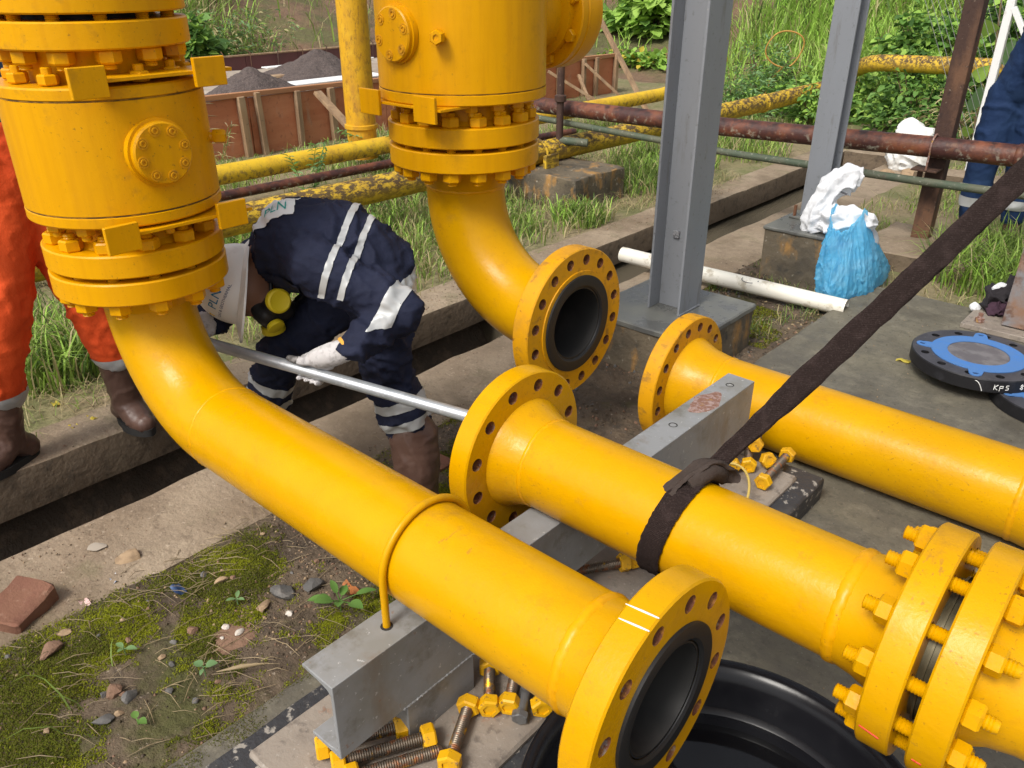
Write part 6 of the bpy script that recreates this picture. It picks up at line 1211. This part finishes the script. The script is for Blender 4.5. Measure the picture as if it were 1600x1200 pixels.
# back patch with lettering, across the shoulders
pn_ = Vector((-.12, -.25, 1)).normalized(); pc = Vector((-1.975, 1.235, .97)); e1 = (-Rv).normalized(); e1 = (e1 - pn_ * e1.dot(pn_)).normalized(); e2 = pn_.cross(e1)
white_p = M('white_cloth_patch', (.74, .75, .74), .8); teal = M('teal_print', (.02, .32, .28), .7); navyp = M('navy_print', (.03, .05, .16), .7); bluep = M('blue_print', (.02, .22, .42), .6); yelp = M('yellow_print', (.75, .48, .02), .6)
patch_ = cutband('back_patch', cov, [(pc - e1 * .055, e1), (pc + e1 * .075, -e1), (pc - e2 * .055, e2), (pc + e2 * .055, -e2), ((0, 0, .86), (0, 0, 1))], .003, white_p, cov)
from mathutils.bvhtree import BVHTree
def project_text(nm, txt, size, c, ex, ey, n, target, mat, parent, lift=.0012):
    dg = [v.co.copy() for v in target.data.vertices]; bv = BVHTree.FromPolygons(dg, [tuple(p.vertices) for p in target.data.polygons]); v, f = text_geo(txt, size); out = []
    for q in v:
        o_ = c + ex * q[0] + ey * q[1] + n * .15; h = bv.ray_cast(o_, -n, .4); out.append(tuple((h[0] if h[0] is not None else c + ex * q[0] + ey * q[1]) + n * lift))
    return MB().add(out, f).build(nm, mat, parent, 0)
project_text('lettering', 'PLN', .042, pc + e2 * .022, -e1, -e2, pn_, patch_, teal, patch_); project_text('lettering', 'GAS &\nGEOTHERMAL', .014, pc - e2 * .012, -e1, -e2, pn_, patch_, navyp, patch_)
# chest pocket and name tag on the near side
pk = cutband('pocket', cov, [((-1.955, 1.15, .8), Rv), ((-1.865, 1.23, .8), -Rv), ((0, 0, .795), (0, 0, -1)), ((0, 0, .735), (0, 0, 1)), ((-1.95, 1.24, .8), Bv)], .006, navy, cov)
tgp = cutband('name_tag', cov, [((-1.915, 1.20, .8), Rv), ((-1.855, 1.25, .8), -Rv), ((0, 0, .722), (0, 0, -1)), ((0, 0, .698), (0, 0, 1)), ((-1.95, 1.24, .8), Bv)], .005, white_p, cov)
# boots, gloves
boot(wk, J['La'], (-1.52, 1.345, -.042), (-1.697, 1.44, .25), r=.077); boot(wk, J['Ra'], (-2.29, 1.17, -.045), (-2.155, 1.19, .25))
# steel bar
A = Vector((-2.21, .972, .600)); B = Vector((-1.215, 1.352, .497)); dp = (B - A).normalized()
galv = M('galvanised_steel', (.50, .53, .56), .35, .55, layers=[dict(s=12, st=(1, 1, 1), d=6, lo=.45, hi=.62, c=(.38, .41, .44), f=.8), dict(s=40, d=5, lo=.6, hi=.7, c=(.66, .68, .7), f=.6)])
t = thing('steel_bar', 'long galvanised steel tube held by the bending worker', 'bar', tuple(A)); b = MB(); b.tube([A, (A + B) / 2, B], .0165, 24, 0, cap=False); b.tube([A, (A + B) / 2, B], .0135, 24, 1, cap=False); b.build('tube', [galv, lining_m], t, 60)
def gripping(name, gp, wr, parent, mat, tipmat=None, side=1):
    gp = Vector(gp); wr = Vector(wr); e_c = (Bv - dp * Bv.dot(dp)).normalized(); e_u = dp.cross(e_c) ; e_u = e_u if e_u.z > 0 else -e_u; r_ = .0165
    ct = lambda a, rad, along: gp + dp * along + (e_c * math.cos(a) + e_u * math.sin(a)) * rad
    kn = ct(R(85), r_ + .020, .02); ch = []
    palm = ct(R(70), r_ + .030, .035); ch.append([(tuple(wr), .030), (tuple((wr + palm) / 2), .034), (tuple(palm), .030), (tuple(ct(R(95), r_ + .018, .0)), .020)])
    ch.append([(tuple(ct(R(90), r_ + .020, .055)), .022), (tuple(ct(R(95), r_ + .018, -.005)), .018)])
    for k, (al, en) in enumerate(((-.022, -95), (-.001, -105), (.020, -100), (.040, -80))):
        ch.append([(tuple(ct(R(105), r_ + .016, al)), .0135)] + [(tuple(ct(R(q), r_ + .0095, al)), .0105 - .0006 * j) for j, q in enumerate(np.linspace(135, 360 + en, 6))])
    ch.append([(tuple(ct(R(60), r_ + .026, .03)), .016), (tuple(ct(R(45), r_ + .016, -.005)), .0125), (tuple(ct(R(55), r_ + .010, -.038)), .0110), (tuple(ct(R(62), r_ + .008, -.058)), .0095)])
    g = fuse(name, ch, .0042, 3, mat, parent, .0012, 60)
    return g, ct, r_
gp = A + dp * ((-1.775 - A.x) / dp.x); g, ct, r_ = gripping('glove', gp, J['Lw'], wk, glovem)
g.data.materials.append(glovedirt); bm = bmesh.new(); bm.from_mesh(g.data); rel = lambda co: (co - gp).dot(dp)
for f in bm.faces:
    c = f.calc_center_median()
    if rel(c) < -.028 + .01 * float(vnoise(np.array([c * 90]))[0]): f.material_index = 1
bm.to_mesh(g.data); bm.free()
wv = (Vector(J['Lw']) - gp).normalized(); wp = Vector(J['Lw'])
MB().lathe(wp - wv * .012 + Vector((0, 0, .001)), Vector(J['Le']) - wp, [(0, .0355), (.004, .0385), (.010, .0385), (.014, .0355)], 28, cap=False).build('cuff_trim', M('orange_trim', (.65, .33, .05), .8), g, 60)
gp2 = A + dp * .07; gripping('glove', gp2, J['Rw'], wk, glovem)
# helmet
hm = M('white_helmet', (.82, .80, .76), .35, spec=.5, layers=[dict(s=8, d=6, lo=.56, hi=.7, c=(.5, .47, .42), f=.5)])
hc_ = HC + hup * .028; b = MB(); n, m_ = 48, 14; vs = []; fs = []
def hel(a, q, inset=0.):      # q 0 rim .. 1 crown
    el = q * math.pi / 2; ca, sa = math.cos(a), math.sin(a); rf = .128 if ca > 0 else .118; ridge = .004 * math.exp(-(sa / .22) ** 2) * math.sin(el)
    return hc_ + hf * ((rf - inset) * ca * math.cos(el) ** .9) + hs * ((.106 - inset) * sa * math.cos(el) ** .9) + hup * ((.128 + ridge - inset) * math.sin(el))
for j in range(m_ + 1):
    for i in range(n): vs.append(hel(2 * math.pi * i / n, j / m_))
fs = [(j*n + i, j*n + (i+1) % n, (j+1)*n + (i+1) % n, (j+1)*n + i) for j in range(m_) for i in range(n)]
# brim: longer at the front
def br(a, e, dz): ca, sa = math.cos(a), math.sin(a); x = .014 + (.042 * max(0, ca) ** 1.5); p = hel(a, 0); o_ = (hf * ca + hs * sa).normalized(); return p + o_ * (x * e) - hup * (dz * (1 + .6 * max(0, ca)))
k0 = len(vs)
for (e, dz) in ((1., .010), (1.03, .014), (.5, .014), (-.06, .006)):
    for i in range(n): vs.append(br(2 * math.pi * i / n, e, dz))
rings = [0] + [k0 + k * n for k in range(4)]
for a_, c_ in zip(rings[:-1], rings[1:]): fs += [(a_ + i, a_ + (i+1) % n, c_ + (i+1) % n, c_ + i) for i in range(n)]
k1 = len(vs)
for j in range(m_ + 1):
    for i in range(n): vs.append(hel(2 * math.pi * i / n, j / m_, .006))
fs += [(k1 + j*n + i, k1 + (j+1)*n + i, k1 + (j+1)*n + (i+1) % n, k1 + j*n + (i+1) % n) for j in range(m_) for i in range(n)]
he = MB().add(vs, fs).build('helmet', hm, wk, 50)
tn = (hf * .80 + Bv * .55 + hup * .25).normalized(); tx = hs if hs.dot(Uv) > 0 else -hs; tx = (tx - tn * tx.dot(tn)).normalized(); ty = tn.cross(tx); 
tc = hc_ + tn * .10
project_text('lettering', 'PLN', .036, tc + ty * .022, tx, ty, tn, he, bluep, he); project_text('lettering', 'GAS & GEOTHERMAL', .0115, tc - ty * .003, tx, ty, tn, he, navyp, he)
MB().box((-.008, -.008, -.001), (.008, .008, .001)).build('emblem', yelp, he, 0).matrix_basis = Matrix.Translation(tc - tx * .055 + ty * .02 + tn * .012) @ Matrix((tx, ty, tn)).transposed().to_4x4()
# half mask with two yellow filters
rub = M('black_rubber', (.013, .012, .012), .45); yf = M('yellow_filter', (.68, .52, .015), .5)
mk = fuse('respirator', [[(hp(.075, 0, -.02), .030), (hp(.098, 0, -.055), .036), (hp(.07, 0, -.10), .034)], [(hp(.09, 0, -.06), .03), (hp(.085, .055, -.07), .03)], [(hp(.09, 0, -.06), .03), (hp(.085, -.055, -.07), .03)]], .006, 5, rub, wk)
for sg in (1, -1):
    c_ = Vector(hp(.086, .062 * sg, -.072)); dr = (hf * .55 + hs * sg * .75 - hup * .35).normalized(); MB().lathe(c_, dr, [(0, .026), (.005, .034), (.022, .036), (.027, .034), (.030, .029), (.028, .026), (.028, .0001)], 32, cap=False).build('filter', yf, mk, 35)
c_ = Vector(hp(.125, 0, -.075)); MB().lathe(c_, (hf * .8 - hup * .5), [(0, .022), (.008, .026), (.016, .025), (.018, .018), (.018, .0001)], 24, cap=False).build('valve_cap', yf, mk, 35)
MB().tube([hp(.07, .05, -.06), hp(.02, .086, -.05), hp(-.05, .078, -.02), hp(-.085, 0, .0), hp(-.05, -.078, -.02), hp(.02, -.086, -.05), hp(.07, -.05, -.06)], .006, 8).build('strap', rub, mk, 60)
MB().sphere(hp(-.03, 0, -.02), .088, 20, 12, 0, (1, 1, 1)).build('hair', hairm, wk, 60)

# --- person in orange trousers behind the left valve
om = thing('person', 'person in orange trousers and brown boots standing behind the left valve', 'person', (-2.9, .87, -.04))
O = dict(La=(-2.985, .665, .07), Lk=(-2.955, .735, .50), Lh=(-2.985, .86, .90), Ra=(-2.93, 1.085, .07), Rk=(-2.93, 1.035, .49), Rh=(-2.99, .985, .90), pel=(-2.99, .90, .96), chest=(-3.02, .84, 1.28), neck=(-3.02, .82, 1.45), head=(-3.01, .81, 1.60))
Hc = Vector(O['head'])
fuse('body', [[(O['pel'], .11), (O['chest'], .13), (O['neck'], .058), (tuple(Hc - Vector((0, 0, .05))), .06), (tuple(Hc), .085)], [(tuple(Hc + Vector((.0, 0, .03))), .088)], [(tuple(Hc + Vector((.08, 0, -.01))), .014), (tuple(Hc + Vector((.1, -.0, -.03))), .012)], [(tuple(Hc + Vector((.05, 0, -.07))), .045)], [(O['Lh'], .08), (O['Lk'], .05), (O['La'], .04)], [(O['Rh'], .08), (O['Rk'], .05), (O['Ra'], .04)],
    [((-3.03, .65, 1.36), .055), ((-2.99, .60, 1.10), .042), ((-2.90, .66, .92), .028)], [((-3.02, 1.02, 1.36), .055), ((-2.98, 1.06, 1.10), .042), ((-2.90, 1.04, .98), .028)]], .01, 4, skin, om)
hand('hand', (-2.90, .66, .92), (-2.875, .67, .86), (.2, .1, -1), (.2, -1, 0), skin, om); hand('hand', (-2.90, 1.04, .98), (-2.865, 1.03, .93), (.5, -.1, -1), (.2, 1, 0), skin, om)
sh_ = fuse('shirt', [[(O['pel'], .105), ((-3.0, .87, 1.14), .135), (O['chest'], .155), ((-3.02, .825, 1.40), .075)], [((-3.02, .84, 1.34), .1), ((-3.03, .65, 1.36), .075), ((-2.99, .60, 1.10), .06), ((-2.92, .645, .96), .045)], [((-3.02, .84, 1.34), .1), ((-3.02, 1.02, 1.36), .075), ((-2.98, 1.06, 1.10), .06), ((-2.92, 1.05, 1.0), .045)]], .011, 5, blueshirt, om, .006, 7)
tr = fuse('trousers', [[((-2.992, .896, 1.03), .150), (O['pel'], .152), (O['Lh'], .118), ((-2.965, .80, .70), .108), (O['Lk'], .095), ((-2.968, .70, .36), .088), ((-2.975, .685, .255), .078)], [(O['pel'], .148), (O['Rh'], .115), ((-2.955, 1.01, .70), .105), (O['Rk'], .092), ((-2.93, 1.055, .36), .086), ((-2.93, 1.062, .285), .076)]], .0105, 5, orange, om, .0125, 10, st=(1, 1, .6))
for k, z in ((0, .245), (1, .275)): cutband('reflective_band', tr, [((0, 0, z - .085 if k == 0 else z - .08), (0, 0, 1)), ((0, 0, z), (0, 0, -1)), ((0, .87, 0), (0, -1 if k == 0 else 1, 0))], .003, refl, tr)
boot(om, O['La'], (-2.945, .525, -.045), (-2.978, .685, .25)); boot(om, (-2.945, 1.08, .05), (-2.83, 1.085, -.042), (-2.935, 1.07, .27))
MB().sphere(tuple(Hc + Vector((-.015, 0, .03))), .096, 20, 12).build('hair', hairm, om, 60)
for sg in (1, -1): MB().sphere(tuple(Hc + Vector((.078, .03 * sg, .015))), .011, 10, 6).build('eye', M('eye_white%d' % sg, (.6, .58, .55), .3), om, 60)

# --- man at the right edge
rm = thing('person', 'man in navy workwear standing at the right edge behind the rusty pipe', 'person', (-1.120, 5.830, -.05))
O = dict(La=(-1.235, 5.810, .05), Lk=(-1.230, 5.790, .47), Lh=(-1.200, 5.830, .86), Ra=(-1.010, 5.910, .05), Rk=(-1.030, 5.860, .46), Rh=(-1.070, 5.850, .86), pel=(-1.130, 5.840, .93), chest=(-1.030, 5.770, 1.26), neck=(-0.980, 5.730, 1.43), head=(-0.960, 5.700, 1.57)); Hc = Vector(O['head'])
fuse('body', [[(O['pel'], .11), (O['chest'], .13), (O['neck'], .058), (tuple(Hc - Vector((0, 0, .05))), .06), (tuple(Hc), .085)], [(tuple(Hc + Vector((0, 0, .03))), .088)], [(tuple(Hc + Vector((.03, -.08, -.01))), .014), (tuple(Hc + Vector((.035, -.1, -.03))), .012)], [(tuple(Hc + Vector((.02, -.05, -.07))), .045)], [(O['Lh'], .08), (O['Lk'], .05), (O['La'], .04)], [(O['Rh'], .08), (O['Rk'], .05), (O['Ra'], .04)],
    [((-1.090, 5.710, 1.36), .055), ((-1.060, 5.610, 1.08), .042), ((-0.860, 5.550, 1.18), .028)], [((-0.880, 5.830, 1.33), .055), ((-0.800, 5.780, 1.08), .042), ((-0.840, 5.590, .95), .028)]], .012, 4, skin, rm)
hand('hand', (-0.860, 5.550, 1.18), (-0.830, 5.520, 1.20), (.5, -.6, .3), (0, 0, 1), skin, rm); hand('hand', (-0.840, 5.590, .95), (-0.855, 5.540, .93), (-.2, -.9, -.3), (0, 0, 1), skin, rm)
cv3 = fuse('workwear', [[(O['pel'], .15), ((-1.080, 5.810, 1.1), .145), (O['chest'], .155), ((-0.990, 5.740, 1.39), .075)], [(O['chest'], .12), ((-1.090, 5.710, 1.36), .075), ((-1.060, 5.610, 1.08), .062), ((-0.890, 5.560, 1.17), .045)], [(O['chest'], .12), ((-0.880, 5.830, 1.33), .075), ((-0.800, 5.780, 1.08), .062), ((-0.835, 5.610, .97), .045)], [(O['pel'], .145), (O['Lh'], .115), (O['Lk'], .092), ((-1.235, 5.805, .25), .082), ((-1.235, 5.810, .14), .074)], [(O['pel'], .145), (O['Rh'], .115), (O['Rk'], .092), ((-1.015, 5.895, .25), .082), ((-1.010, 5.905, .14), .074)]], .012, 5, navy2, rm, .010, 7)
for (x0, s_) in ((-1.12, -1), (-1.12, 1)): cutband('reflective_band', cv3, [((0, 0, .19), (0, 0, 1)), ((0, 0, .25), (0, 0, -1)), ((x0, 0, 0), (s_, 0, 0))], .003, refl, cv3)
boot(rm, (-1.235, 5.810, .05), (-1.230, 5.670, -.05), (-1.235, 5.810, .16)); boot(rm, (-1.010, 5.910, .05), (-0.980, 5.770, -.05), (-1.010, 5.905, .16))
MB().sphere(tuple(Hc + Vector((0, .012, .03))), .096, 20, 12).build('hair', hairm, rm, 60)

# shifted2
# shifted3
